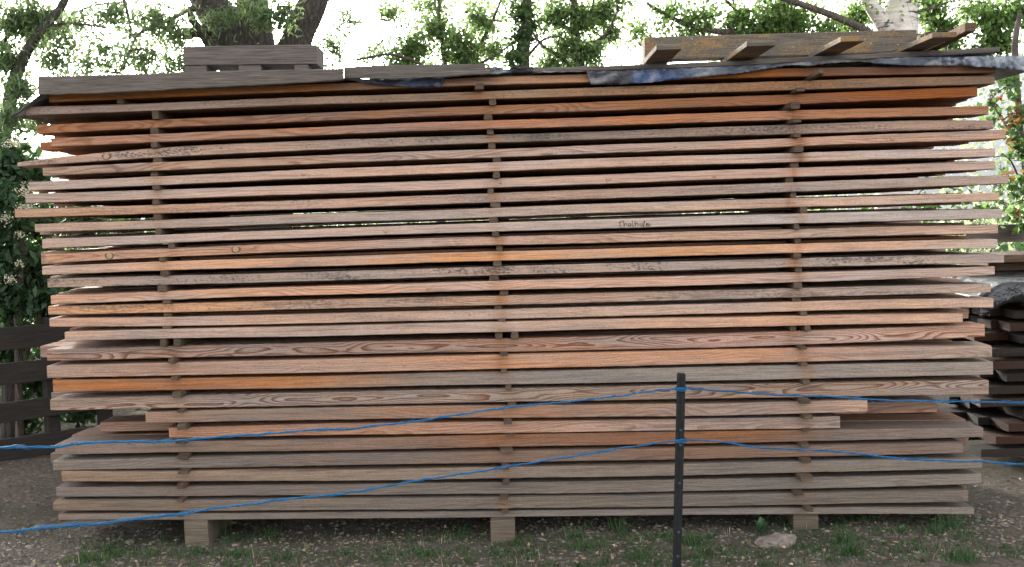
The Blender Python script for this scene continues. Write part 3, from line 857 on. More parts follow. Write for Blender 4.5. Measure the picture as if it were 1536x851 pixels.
# tarpaulin: sheet over the top planks with a ragged hem hanging at the front
def make_tarp():
    #      photo x, top edge y, hem y, colour
    prof = [(500,118,119,(120,120,120)),(530,118,121,(150,150,150)),(548,118.5,125,(90,100,120)),(570,119,127,(40,58,92)),(600,117.5,129,(44,66,104)),(620,117,131,(44,66,104)),(640,116,131.5,(40,56,88)),
            (662,114.5,131,(38,56,92)),(668,114,117,(60,70,90)),(690,112,114.5,(70,70,72)),(715,109,112,(160,150,140)),(724,103,111,(190,185,175)),(730,100.5,111.5,(24,26,30)),(748,101,111.5,(22,24,28)),(756,104,109,(150,160,180)),(764,104,110.5,(120,130,140)),
            (770,100,110.5,(24,26,30)),(790,100,110,(34,36,40)),(806,100.5,110,(22,24,28)),(812,104,109,(90,90,92)),(840,105,108.5,(70,70,70)),(880,105.5,107.5,(90,88,86)),(886,105.5,127,(48,54,66)),(920,105,128,(42,46,56)),(948,104,126,(40,46,58)),(952,104,125,(48,84,140)),(975,103.5,124,(50,84,138)),(1000,103,121,(40,64,110)),
            (1030,102,118,(90,104,130)),(1060,101,114.5,(150,156,166)),(1090,99.5,112,(110,120,138)),(1120,98,108.5,(96,108,128)),(1160,95,102,(96,104,118)),(1190,93,97.5,(140,144,150)),(1215,92,99,(110,112,118)),(1240,90.5,95,(130,130,132)),(1290,88,93,(120,120,122)),
            (1320,87,96,(96,104,116)),(1370,86,98.5,(88,98,114)),(1420,85.5,99,(96,110,134)),(1440,85.5,98,(70,84,110)),(1460,85,100,(150,162,182)),(1480,84.5,101,(190,198,210)),(1510,84.5,103,(110,126,152)),(1540,84,107,(196,204,216)),(1570,86,110,(150,160,176)),(1600,92,110,(120,130,150))]
    px = np.array([p[0] for p in prof], float)
    n = 420
    q = np.linspace(px[0], px[-1], n)
    yt = np.interp(q, px, [p[1] for p in prof]); yh = np.interp(q, px, [p[2] for p in prof])
    cl = np.stack([np.interp(q, px, [p[3][k] for p in prof]) for k in range(3)], 1)
    v, f, col = [], [], []
    NR = 9
    for i in range(n):
        wav = 0.012 * math.sin(q[i] * 0.05) + 0.010 * noise.noise(Vector((q[i] * 0.045, 0, 0))) + (0.04 * noise.noise(Vector((q[i] * 0.11, 3, 0))) if q[i] > 1400 else 0)
        jag = 1.2 * noise.noise(Vector((q[i] * 0.2, 5, 0))) + 0.8 * noise.noise(Vector((q[i] * 0.7, 9, 0)))
        c = cl[i]
        for j in range(NR):
            if j < 6:      # hanging hem, bottom to top
                s = j / 5.0
                y = yh[i] + jag * (1 - s) + (yt[i] - yh[i]) * s
                Y = -0.045 + wav * (1.2 - s) + (0.022 if q[i] > 1400 else 0.009) * noise.noise(Vector((q[i] * 0.16, j * 0.9, 2)))
                v.append(P(q[i], y, Y))
            else:          # over the top, towards the back
                base = v[-1 - (j - 6)]
                dy = (0.25, 0.7, 1.18)[j - 6]
                v.append(Vector((base[0], -0.03 + dy, base[2] + 0.004 + 0.01 * noise.noise(Vector((q[i] * 0.03, dy * 3, 1))))))
            cc = rgb(c, 0.75)
            col.append((*cc, 1))
    for i in range(n - 1):
        for j in range(NR - 1):
            a = i * NR + j
            f.append((a, a + NR, a + NR + 1, a + 1))
    me = mesh('tarpaulin', v, f, True)
    add_attrs(me, col, (0, 0, 0))
    o = new_obj('tarpaulin', me, TARP)
    sm = o.modifiers.new('thickness', 'SOLIDIFY'); sm.thickness = 0.0015
    tag(o, 'torn blue and black tarpaulin hanging over the top edge of the stack', 'tarpaulin')
    # grey felt sheet over the left end
    v, f, col = [], [], []
    prof = [(18, 177), (28, 172), (40, 160), (55, 149), (70, 142.5), (110, 140), (300, 131), (500, 121), (520, 120)]
    pts = [P(a, b, -0.05) for a, b in prof]
    xs = [p.x for p in pts]
    for i, p in enumerate(pts):
        for j in range(6):
            y = -0.08 + j * 0.24
            v.append((p.x + 0.012 * math.sin(j * 2 + i), y, p.z + 0.006 + 0.006 * math.sin(i * 1.7 + j)))
            col.append((0.11, 0.11, 0.105, 1))
    for i in range(len(pts) - 1):
        for j in range(5):
            a = i * 6 + j
            f.append((a, a + 6, a + 7, a + 1))
    me = mesh('roofing_felt', v, f, True); add_attrs(me, col, (0, 0, 0))
    o = new_obj('roofing_felt', me, TARP)
    o.modifiers.new('thickness', 'SOLIDIFY').thickness = 0.003
    tag(o, 'dark grey cover sheet drooping over the top left corner of the stack', 'cover sheet')
make_tarp()

# short skid on the left of the top
def left_skid():
    Y = 0.10
    a, b = P(275, 98, Y), P(475, 96, Y)
    top = (P(275, 73, Y).z - a.z)
    root = empty('timber_skid', ((a.x + b.x) / 2, Y, P(375, 107, Y).z))
    tag(root, 'short weathered beam on small feet lying on the top left of the stack', 'timber skid')
    ang = math.atan2(b.z - a.z, b.x - a.x)
    me = rough_box('beam', (b - a).length, 0.24, 0.102, 3, ch=0.004)
    o = new_obj('beam', me, GREY_TIMBER, root); o.location = (0, 0, (a.z + b.z) / 2 - root.location.z); o.rotation_euler.y = -ang
    for (xa, xb) in ((276, 309), (357, 391), (441, 462)):
        p, q = P(xa, 100, Y), P(xb, 100, Y)
        me = rough_box('foot', q.x - p.x, 0.22, 0.05, int(xa), ch=0.003)
        xm = (p.x + q.x) / 2
        o = new_obj('foot', me, GREY_TIMBER, root)
        o.location = (xm - root.location.x, 0.006, (a.z + (b.z - a.z) * (xm - a.x) / (b.x - a.x)) - 0.052 - root.location.z)
left_skid()

def right_pallet():
    Y = 0.16
    a, b = P(967, 90, Y), P(1376, 78, Y)
    root = empty('pallet', ((a.x + b.x) / 2, Y, (a.z + b.z) / 2 - 0.03))
    tag(root, 'lichen-covered old pallet with slats jutting forward on the top right of the stack', 'pallet')
    L = root.location
    ang = math.atan2(b.z - a.z, b.x - a.x)
    h = P(1170, 50, Y).z - P(1170, 84, Y).z
    me = rough_box('beam', (b - a).length, 0.14, h, 9, ch=0.006)
    o = new_obj('beam', me, LICHEN_TIMBER, root); o.location = (0, 0, (a.z + b.z) / 2 - L.z); o.rotation_euler.y = -ang
    # slats protruding towards the viewer: far-left, far-right pixels at Y=0.0, length
    for k, (xa, xb, y0, ln) in enumerate(((967, 1003, 95, 0.47), (1093, 1133, 89.5, 0.46), (1224, 1259, 82, 0.44), (1354, 1388, 76, 0.42))):
        p, q = P(xa, y0, 0.0), P(xb, y0 - 1, 0.0)
        w = q.x - p.x
        me = rough_box('slat', w, ln + 0.35, 0.026, 20 + k, ch=0.003)
        o = new_obj('slat', me, LICHEN_TIMBER, root)
        o.location = ((p.x + q.x) / 2 - L.x, -ln - Y, p.z - L.z)
    return root
right_pallet()

def top_offcut():
    a0, a1 = P(1405, 73, -0.02), PD(1456, 47, 5.50)
    d = a1 - a0
    me = rough_box('offcut_board', 0.055, d.length + 0.3, 0.042, 77, ch=0.004)
    o = new_obj('offcut_board', me, BROWN_TIMBER, None, a1)
    yax = (a0 - a1).normalized()
    xax = Vector((1, 0, 0)); xax = (xax - yax * xax.dot(yax)).normalized(); zax = xax.cross(yax)
    o.rotation_euler = Matrix((xax, yax, zax)).transposed().to_euler()
    tag(o, 'brown board pointing up and forward at the right end of the pallet', 'board')
    me = rough_box('offcut_board', 0.05, 0.5, 0.03, 78, ch=0.003)
    o = new_obj('offcut_board', me, BROWN_TIMBER, None, P(1396, 56, 0.0))
    o.rotation_euler = (0.1, -0.15, -0.25)
    tag(o, 'small dark board stub just behind the end of the pallet beam', 'board')
top_offcut()

# ------------------------------------------------------------------ twine fence in front
POST_D = 4.8
ptop, pbot = PD(1022, 560, POST_D), PD(1012.5, 965, POST_D)
def make_post():
    root = empty('fence_post', pbot)
    h = (ptop - pbot).length
    bm = bmesh.new()
    # square tube with a raised rib on the front
    v, f = [], []
    w = 0.0165
    prof = [(-w, -w), (-0.004, -w), (-0.003, -w - 0.004), (0.003, -w - 0.004), (0.004, -w), (w, -w), (w, w), (-w, w)]
    for z, s in ((-0.35, 1), (h - 0.006, 1), (h, 0.8)):
        for (x, y) in prof: v.append((x * s, y * s, z))
    n = len(prof)
    for j in range(2):
        for k in range(n):
            k2 = (k + 1) % n
            f.append((j * n + k, j * n + k2, (j + 1) * n + k2, (j + 1) * n + k))
    f.append(tuple(range(2 * n, 3 * n)))
    new_obj('shaft', mesh('shaft', v, f), POST, root)
    bm.free()
    for yp in (585, 646, 668, 725, 798, 834):
        t = (PD(1020, yp, POST_D).z - pbot.z) / (ptop.z - pbot.z)
        me = rough_box('stud', 0.013, 0.009, 0.010, yp, ch=0.002)
        o = new_obj('stud', me, STUD, root); o.location = (0, -w - 0.009, t * h)
    root.rotation_euler = (ptop - pbot).to_track_quat('Z', 'Y').to_euler()
    root.rotation_euler.z = 0
    tag(root, 'dark slim metal post standing in front of the stack with blue twine tied to it', 'fence post')
    return root
post = make_post()
dx, dy = (ptop - pbot).x, (ptop - pbot).y
post.rotation_euler = (0, math.atan2(dx, (ptop - pbot).z), 0)

def twine(name, left, right, label, seed):
    iD0, iDp, iD1 = 1 / 2.8, 1 / (POST_D - 0.03), 1 / 3.87
    pts = []
    def Dl(x): return 1 / (iD0 + (iDp - iD0) * x / 1022.0)
    def Dr(x): return 1 / (iDp + (iD1 - iDp) * (x - 1022.0) / 514.0)
    L = [(-160, left[0][1] + (left[0][1] - left[1][1]) * 0.5)] + left
    for x, y in L: pts.append(PD(x, y, Dl(x)))
    for x, y in right + [(1700, right[-1][1] + 8)]: pts.append(PD(x, y, Dr(x)))
    c = curve_pts(pts, 900)
    m = MB()
    ph = 0.0
    lens = [0.0]
    for i in range(1, len(c)): lens.append(lens[-1] + (c[i] - c[i - 1]).length)
    for s in range(3):
        path = []
        rad = []
        for i, p in enumerate(c):
            t = (c[min(i + 1, 899)] - c[max(i - 1, 0)]).normalized()
            a = t.cross(Vector((0, 0, 1))).normalized(); b = a.cross(t)
            k = noise.noise(Vector((lens[i] * 3.1, seed, s)))
            th = lens[i] * 34 + s * 2.1 + 1.5 * k
            off = 0.0018 + 0.0018 * noise.noise(Vector((lens[i] * 5, seed + 4, s * 3)))
            wv = Vector((0, 0, 0.004 * noise.noise(Vector((lens[i] * 6.5, seed, 2))) + 0.0022 * noise.noise(Vector((lens[i] * 22, seed, 6)))))
            path.append(p + wv + (a * math.cos(th) + b * math.sin(th)) * off)
            rad.append(0.0017 + 0.0006 * noise.noise(Vector((lens[i] * 9, seed, s + 8))))
        m.tube(path, rad, 5)
    # frayed fibres
    r = random.Random(seed)
    for k in range(240):
        i = r.randint(20, 870)
        p = c[i]; t = (c[i + 1] - c[i - 1]).normalized()
        q = p + t * r.uniform(0.03, 0.07) + Vector((0, r.uniform(-.01, .01), r.uniform(-.009, .009)))
        m.tube([p, (p + q) / 2 + Vector((0, 0, r.uniform(0, .004))), q], [0.0009, 0.0008, 0.0004], 3)
    # wraps round the post
    pc = post.location
    zc = (c[0].z * 0 + PD(1022, left[-1][1], POST_D).z)
    for k in range(3):
        ring = []
        xc = PD(1021, left[-1][1], POST_D).x
        for j in range(14):
            th = 2 * math.pi * j / 13
            ring.append(Vector((xc + 0.0245 * math.cos(th), pc.y + 0.0245 * math.sin(th), zc + (k - 1) * 0.005 + 0.002 * math.sin(th + k))))
        m.tube(ring, [0.0028] * 14, 5)
    o = m.build(name, TWINE, None, None, True)
    tag(o, label, 'twine', 'blue twines tied to the metal post')
twine('twine', [(0,671),(80,671),(118,666),(206,663),(262,661),(380,652),(470,646),(560,640),(657,627),(768,611),(880,600),(960,589.5),(1000,584.5),(1022,583)],
      [(1036,583.5),(1090,587),(1136,591),(1200,594),(1250,595),(1310,600),(1400,602.5),(1470,603),(1536,604.5)], 'upper blue twine strung across the front of the stack', 3)
twine('twine', [(0,800),(60,792),(130,787),(200,779),(280,770),(380,755),(450,747),(520,740),(600,726),(680,713),(757,701),(850,686),(950,670),(1000,663),(1022,660.5)],
      [(1040,661),(1090,663.5),(1130,671),(1190,674),(1260,678.5),(1330,686),(1400,690.5),(1470,693),(1536,697)], 'lower blue twine strung across the front of the stack', 8)

# ------------------------------------------------------------------ left fence
def left_fence():
    A, B = Vector((-5.2, CAM.y + 6.35, 0)), Vector((-1.7, CAM.y + 9.75, 0))
    d = (B - A); Ln = d.length; ang = math.atan2(d.y, d.x)
    root = empty('wooden_fence', A); root.rotation_euler.z = ang
    tag(root, 'dark four-rail wooden fence behind the left end of the stack', 'fence')
    for k, (z0, z1) in enumerate(((0.885, 1.045), (0.64, 0.795), (0.375, 0.515), (0.10, 0.255))):
        me = rough_box('rail', Ln, 0.03, z1 - z0, 50 + k, ch=0.004)
        o = new_obj('rail', me, DARK_TIMBER, root); o.location = (Ln / 2, -0.03, z0 + 0.01); o.rotation_euler.y = random.uniform(-.006, .006)
    for k, x in enumerate((0.4, 1.62, 2.55, 2.95, 4.3)):
        me = rough_box('post', 0.09, 0.09, 1.2, 60 + k, ch=0.006)
        o = new_obj('post', me, DARK_TIMBER, root); o.location = (x, 0.003, -0.1)
left_fence()

# ------------------------------------------------------------------ second stack at the right edge
def second_stack():
    g = 'planks of the shadowed stack at the right edge'
    r = random.Random(31)
    z = 0.16
    for i in range(14):
        y = 0.95
        for k in range(5):
            d = r.uniform(0.17, 0.25)
            xa = 2.98 + r.uniform(-0.10, 0.22); L = 3.6
            xs = np.linspace(0, L, 4)
            c = rgb(r.choice([(120, 84, 60), (140, 90, 56), (96, 76, 62), (110, 92, 80)]), 0.15)  # brown tints cut far down to paint in the shade between the stacks
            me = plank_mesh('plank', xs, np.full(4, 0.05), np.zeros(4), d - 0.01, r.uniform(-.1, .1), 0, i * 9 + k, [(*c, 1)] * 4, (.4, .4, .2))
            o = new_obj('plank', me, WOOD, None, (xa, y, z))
            tag(o, 'brown plank painted dark for shade in the %s layer from the bottom of the shadowed right-edge stack' % ORD[i], 'plank', g)
            y += d
        z += 0.079
    for k, x in enumerate((3.45, 4.9, 6.2)):
        me = rough_box('support_block', 0.12, 1.2, 0.17, 90 + k)
        tag(new_obj('support_block', me, BLOCK, None, (x, 0.95, -0.01)), '%s timber block under the shadowed stack at the right edge' % ('leftmost', 'middle', 'rightmost')[k], 'timber block', 'blocks under the right stack')
        for i in range(13):
            me2 = stick_mesh(0.045, 0.028, 1.1, i * 3 + k)
            tag(new_obj('spacer_stick', me2, STICK, None, (x, 0.93, 0.21 + 0.0005 + i * 0.079)), '%s spacer stick above the %s layer of the shadowed right-edge stack' % (('left', 'middle', 'right')[k], ORD[i]), 'stick', 'spacer sticks of the right stack')
    zt = z - 0.029
    # black sheet over it
    v, f, col = [], [], []
    nx, ny = 60, 30
    for i in range(nx):
        for j in range(ny):
            x = 2.86 + 3.9 * (i / (nx - 1)) ** 1.5
            s = j / (ny - 1)
            y = 0.86 + 1.35 * max(0, s - 0.2) / 0.8
            zz = zt + 0.02 - (0.13 * (0.2 - s) / 0.2 if s < 0.2 else 0)
            if x < 3.02: zz -= 0.09 * (3.02 - x) / 0.16
            n3 = noise.noise(Vector((x * 5, y * 5, 2))) + 0.5 * noise.noise(Vector((x * 12, y * 11, 7)))
            v.append((x, y + (0.05 * noise.noise(Vector((x * 7, zz * 6, 4))) if s < 0.25 else 0), zz + 0.025 * abs(n3) + 0.025 * max(0, noise.noise(Vector((x * 2.1, y * 1.5, 0))))))
            col.append((0.012, 0.013, 0.015, 1))
    for i in range(nx - 1):
        for j in range(ny - 1):
            a = i * ny + j
            f.append((a, a + ny, a + ny + 1, a + 1))
    me = mesh('plastic_sheet', v, f, True)
    m, n, l, b = mat_new('black_plastic_sheet')
    vec, raw, rnd = obj_coords(n, l)
    b.inputs['Base Color'].default_value = (0.012, 0.013, 0.015, 1); b.inputs['Roughness'].default_value = 0.22
    bp = n.new('ShaderNodeBump'); bp.inputs['Strength'].default_value = 0.8; bp.inputs['Distance'].default_value = 0.03
    l.new(noise_n(n, l, vec, 9, 4, 0.6, 1.0), bp.inputs['Height']); l.new(bp.outputs[0], b.inputs['Normal'])
    o = new_obj('plastic_sheet', me, m)
    o.modifiers.new('thickness', 'SOLIDIFY').thickness = 0.002
    tag(o, 'glossy black plastic sheet over the shadowed stack at the right edge', 'plastic sheet')
    o = new_obj('loose_board', rough_box('loose_board', 2.4, 0.2, 0.05, 5, ch=0.004), BROWN_TIMBER, None, (4.2, 1.75, zt + 0.10)); o.rotation_euler.z = -0.05
    tag(o, 'brown board lying on the black plastic sheet at the right edge', 'board')
    o = new_obj('loose_beam', rough_box('loose_beam', 2.6, 0.12, 0.125, 6, ch=0.006), GREY_TIMBER, None, (4.55, 2.0, 1.47))
    tag(o, 'grey beam lying on top of the stack at the right edge', 'beam')
    o = new_obj('loose_board', rough_box('loose_board', 2.2, 0.45, 0.12, 15, ch=0.006), BROWN_TIMBER, None, (4.5, 1.98, zt + 0.03))
    tag(o, 'thick brown board under the grey beam at the right edge', 'board')
second_stack()

# ------------------------------------------------------------------ vegetation
def leaves_mesh(name, C, size, aspect, r, droop=0.0):
    """C: (n,3) centres; one folded 4-point leaf each"""
    n = len(C)
    d = r.normal(size=(n, 3)); d[:, 2] -= droop
    d /= np.linalg.norm(d, axis=1)[:, None] + 1e-9
    u = r.normal(size=(n, 3)); u -= (u * d).sum(1)[:, None] * d
    u /= np.linalg.norm(u, axis=1)[:, None] + 1e-9
    nn = np.cross(d, u)
    s = size * r.uniform(0.6, 1.3, size=(n, 1))
    a = C - d * s * 0.5
    tip = C + d * s * 0.5
    mid = C - d * s * 0.06
    l1 = mid + u * s * aspect * 0.5 + nn * s * 0.08
    l2 = mid - u * s * aspect * 0.5 + nn * s * 0.08
    V = np.stack([a, l1, tip, l2], 1).reshape(-1, 3)
    me = bpy.data.meshes.new(name)
    me.vertices.add(4 * n); me.vertices.foreach_set('co', V.astype(np.float32).ravel())
    idx = np.arange(n)[:, None] * 4 + np.array([[0, 1, 2, 0, 2, 3]])
    me.loops.add(6 * n); me.loops.foreach_set('vertex_index', idx.astype(np.int32).ravel())
    me.polygons.add(2 * n)
    me.polygons.foreach_set('loop_start', (np.arange(2 * n) * 3).astype(np.int32))
    me.polygons.foreach_set('loop_total', np.full(2 * n, 3, np.int32))
    me.update(calc_edges=True)
    me.validate()
    return me

def clump_points(c, rad, n, r, twigs=None, droop=0.0):
    """leaves strung along random twigs inside an ellipsoid, so clumps keep gaps"""
    pts = []
    nt = max(3, n // 18)
    tw = []
    for k in range(nt):
        d = r.normal(size=3); d /= np.linalg.norm(d)
        start = np.array(c) + d * np.array(rad) * r.uniform(0, 0.55)
        e = r.normal(size=3); e[2] -= droop * 2; e /= np.linalg.norm(e)
        ln = r.uniform(0.35, 0.9) * max(rad)
        end = start + (d * 0.5 + e * 0.7) * ln
        m = (start + end) / 2 + r.normal(size=3) * ln * 0.08
        tw.append((start, m, end))
        cnt = max(2, n // nt)
        t = r.uniform(0.05, 1.05, size=cnt)[:, None]
        p = (1 - t) ** 2 * start + 2 * t * (1 - t) * m + t * t * end
        pts.append(p + r.normal(size=p.shape) * (0.03 + 0.07 * max(rad)))
    return np.concatenate(pts), tw

LEAFK = 2.6
def make_tree(name, label, cat, D, trunk, limbs, clumps, leafmat, leafsize, aspect, bark, seed, droop=0.3, group=None, twig_r=0.004, extra=None, lk=None):
    """trunk / limbs: lists of (photo x, y, D offset), radii in metres; clumps: (x, y, dD, rx px, ry px, count)"""
    r = np.random.default_rng(seed)
    base = PD(trunk[0][0][0], trunk[0][0][1], D)
    bx, by = base.x, base.y
    root = empty(name, (bx, by, gz(bx, by)))
    tag(root, label, cat, group)
    L = root.location
    mt = MB()
    def path(pp):
        return [PD(x, y, D + dd) for x, y, dd in pp]
    tp = path(trunk[0])
    tp[0].z = -0.1
    c = curve_pts(tp, 22)
    rad = list(np.interp(np.linspace(0, 1, 22), np.linspace(0, 1, len(trunk[1])), trunk[1]))
    mt.tube([p - L for p in c], rad, 14, 0.22, seed)
    new_obj('trunk', mesh('trunk', mt.v, mt.f, True), bark, root)
    nodes = list(c)
    for pp, rd in limbs:
        c = curve_pts(path(pp), 14)
        m = MB(); m.tube([p - L for p in c], list(np.interp(np.linspace(0, 1, 14), np.linspace(0, 1, len(rd)), rd)), 10, 0.2, seed + 3)
        new_obj('limb', mesh('limb', m.v, m.f, True), BARK_TWIG if max(rd) < 0.04 else bark, root)
        nodes += c
    pts = []
    mtw = MB()
    for (x, y, dd, rx, ry, n) in clumps:
        Dc = D + dd
        cc = PD(x, y, Dc)
        k = Dc / FPX
        p, tw = clump_points(tuple(cc), (rx * k, (rx + ry) * 0.5 * k, ry * k), int(n * (lk or LEAFK)), r, droop=droop)
        pts.append(p)
        nb = min(nodes, key=lambda q: (q - cc).length)
        if (nb - cc).length < 4.0:
            mid = (nb + cc) / 2 + Vector((0, 0, 0.12 * (nb - cc).length))
            mtw.tube([q - L for q in curve_pts([nb, mid, cc], 8)], list(np.linspace(twig_r * 2.6, twig_r, 8)), 5)
        for (a, b_, e) in tw[::2]:
            mtw.tube([cc - L, Vector(a) - L], [twig_r, twig_r * 0.7], 3)
            mtw.tube([Vector(a) - L, Vector(b_) - L, Vector(e) - L], [twig_r * 0.7, twig_r * 0.5, twig_r * 0.3], 3)
    C = np.concatenate(pts) - np.array(L)
    me = leaves_mesh('crown', C, leafsize, aspect, r, droop)
    crown = new_obj('crown', me, leafmat, root)
    new_obj('twigs', mesh('twigs', mtw.v, mtw.f), BARK_TWIG, root)['kind'] = 'stuff'
    crown['kind'] = 'stuff'
    if extra:
        for nm, mat, cl, size, asp in extra:
            q = []
            for (x, y, dd, rx, ry, n) in cl:
                cc = PD(x, y, D + dd); k = (D + dd) / FPX
                q.append(np.array(cc) + r.normal(size=(n, 3)) * np.array([rx * k, rx * k, ry * k]) * 0.5)
            for arr in q:
                new_obj(nm, leaves_mesh(nm, arr - np.array(L), size, asp, r, 0), mat, root)['kind'] = 'stuff'
    return root

# big willow with three stems
make_tree('willow_tree', 'big dark three-stemmed willow behind the short beam on top of the stack', 'tree', 11.0,
    ([(385, 700, 0), (386, 300, 0), (388, 130, 0), (382, 60, 0), (378, 0, 0), (385, -120, 0.1), (400, -350, 0.3)], [0.42, 0.36, 0.28, 0.17, 0.15, 0.14, 0.1]),
    [([(372, 160, 0), (352, 80, -.05), (328, 25, -.1), (304, -25, -.1), (262, -180, -.2)], [0.22, 0.19, 0.165, 0.16, 0.12]),
     ([(400, 170, 0), (432, 95, -.1), (452, 45, -.15), (476, -15, -.2), (524, -180, -.3)], [0.2, 0.17, 0.145, 0.14, 0.12]),
     ([(345, 52, -.1), (315, 45, -.25), (290, 49, -.35), (275, 47, -.4)], [0.06, 0.05, 0.05, 0.035]),
     ([(318, 75, -.3), (300, 45, -.35), (285, 22, -.4), (300, 2, -.4), (330, -20, -.4)], [0.045, 0.04, 0.035, 0.03, 0.02]),
     ([(300, 5, -.4), (270, 22, -.6), (235, 38, -.8), (205, 55, -1), (185, 105, -1.1)], [0.03, 0.022, 0.018, 0.014, 0.01]),
     ([(180, -20, -.5), (190, 15, -.6), (195, 50, -.7), (180, 110, -.8)], [0.02, 0.016, 0.012, 0.008])],
    [(330, 25, -.6, 40, 30, 110), (390, 20, -.7, 30, 35, 170), (425, 22, -.6, 22, 28, 150), (365, 5, -.5, 40, 20, 100),
     (230, 30, -.8, 55, 35, 330), (170, 20, -.6, 55, 30, 260), (215, 85, -1, 45, 25, 200), (265, 95, -1, 30, 20, 120),
     (130, 95, -.8, 55, 30, 170), (110, 30, -.5, 50, 35, 190), (60, 60, -.5, 40, 40, 150), (265, 50, -.7, 25, 30, 120), (160, 70, -.8, 40, 30, 110), (90, 130, -.6, 40, 20, 100), (500, 70, .6, 35, 30, 150), (520, 25, .6, 35, 28, 110), (470, 90, .5, 25, 15, 90),
     (380, -120, 0, 150, 90, 700), (200, -130, -.5, 130, 80, 500), (560, -140, 0, 130, 80, 400), (380, -330, .2, 260, 130, 1500), (100, -300, 0, 200, 120, 900), (650, -330, .3, 200, 120, 900)],
    LEAF_WILLOW, 0.085, 0.2, BARK, 5, droop=0.6)

make_tree('willow_tree', 'slim curved willow at the left edge, leaning over the end of the stack', 'tree', 8.4,
    ([(16, 690, 0), (20, 480, 0), (22, 330, 0), (6, 215, 0), (16, 146, 0), (25, 108, 0), (57, 50, 0), (97, 2, 0), (150, -120, 0)], [0.08, 0.07, 0.06, 0.055, 0.05, 0.042, 0.035, 0.028, 0.02]),
    [([(24, 110, 0), (12, 95, .1), (-25, 110, .2)], [0.03, 0.022, 0.015]), ([(60, 48, 0), (100, 35, .1), (160, 42, .2)], [0.018, 0.012, 0.006]),
     ([(0, 70, 0), (25, 35, .1), (32, 5, .1)], [0.018, 0.014, 0.01]), ([(45, 45, 0.1), (42, 10, .1), (44, -30, .1)], [0.014, 0.012, 0.01])],
    [(20, 30, 0, 45, 35, 320), (10, 90, 0, 35, 30, 250), (30, 130, -.1, 30, 25, 170), (65, 25, .1, 40, 30, 190), (75, 90, 0, 35, 25, 120), (15, 175, -.2, 28, 30, 170),
     (100, 60, .1, 35, 25, 90), (55, 180, .3, 25, 25, 100), (40, -60, 0, 90, 50, 400)],
    LEAF_WILLOW, 0.07, 0.2, BARK, 6, droop=0.5, twig_r=0.003, lk=3.6)

make_tree('elder_bush', 'dark elder bush with cream flower heads at the left end of the stack', 'bush', 8.1,
    ([(30, 700, 0), (28, 540, 0), (30, 420, 0), (40, 300, 0)], [0.03, 0.028, 0.024, 0.012]),
    [([(30, 560, 0), (60, 470, .1), (80, 380, .2)], [0.018, 0.014, 0.008]), ([(28, 500, 0), (8, 400, 0), (-10, 300, 0)], [0.018, 0.014, 0.008])],
    [(15, 240, 0, 30, 35, 240), (45, 260, .2, 30, 30, 170), (15, 310, -.1, 30, 40, 300), (60, 330, .3, 40, 40, 260), (10, 390, 0, 30, 40, 300), (55, 400, .2, 40, 40, 300), (20, 450, 0, 40, 35, 320), (70, 455, .2, 35, 35, 280),
     (100, 400, .8, 50, 60, 300), (130, 330, .9, 50, 40, 200), (-40, 330, 0, 50, 100, 400), (10, 520, .3, 50, 40, 260), (60, 560, .6, 60, 50, 300), (120, 600, .9, 50, 40, 240), (20, 620, .5, 50, 35, 240), (190, 350, 1.2, 50, 40, 160)],
    LEAF_DARK, 0.085, 0.48, BARK_TWIG, 8, droop=0.3, twig_r=0.003,
    extra=[('flower_head', FLOWER, [(20, 215, -.3, 14, 6, 130), (37, 286, -.35, 12, 10, 150), (38, 311, -.4, 14, 5, 130), (8, 328, -.35, 10, 10, 90), (30, 352, -.3, 10, 6, 70), (12, 418, -.3, 12, 7, 90), (30, 395, -.3, 8, 6, 50)], 0.012, 0.8)])

make_tree('hazel_bush', 'pale green leafy bush behind the top middle of the stack', 'bush', 12.5,
    ([(660, 700, 0), (662, 300, 0), (668, 120, 0), (660, 40, 0), (655, -40, 0)], [0.06, 0.05, 0.035, 0.02, 0.01]),
    [([(664, 250, 0), (700, 110, .1), (735, 40, .2), (760, -20, .2)], [0.04, 0.03, 0.018, 0.01]), ([(662, 250, 0), (620, 120, 0), (600, 60, 0)], [0.035, 0.022, 0.01]),
     ([(690, 110, 0), (740, 85, 0), (775, 60, .1)], [0.022, 0.014, 0.008]), ([(640, 100, -.2), (590, 82, -.4), (545, 88, -.5), (520, 92, -.5)], [0.014, 0.016, 0.012, 0.005])],
    [(620, 70, 0, 38, 30, 300), (655, 45, 0, 35, 30, 230), (690, 70, 0, 40, 30, 300), (720, 30, .2, 40, 28, 220), (585, 20, .4, 30, 20, 80), (600, 92, 0, 40, 14, 140), (700, 95, 0, 40, 12, 180), (740, 75, .2, 28, 25, 130), (560, 75, .5, 30, 20, 70),
     (640, 10, .3, 45, 20, 120), (690, -60, .2, 120, 50, 400)],
    LEAF_HAZEL, 0.055, 0.62, BARK_TWIG, 12, droop=0.2, lk=3.6)

make_tree('young_tree', 'narrow deep green tree behind the top middle of the stack', 'tree', 12.0,
    ([(785, 700, 0), (786, 300, 0), (786, 100, 0), (790, 20, 0), (795, -150, 0)], [0.09, 0.08, 0.06, 0.05, 0.03]),
    [([(787, 90, 0), (815, 60, 0), (840, 55, 0)], [0.02, 0.014, 0.008])],
    [(783, 15, 0, 26, 24, 170), (787, 50, 0, 26, 24, 180), (780, 85, 0, 26, 20, 150), (775, -30, 0, 40, 30, 200)],
    LEAF_DEEP, 0.055, 0.6, BARK_TWIG, 13, droop=0.4, lk=3.6)

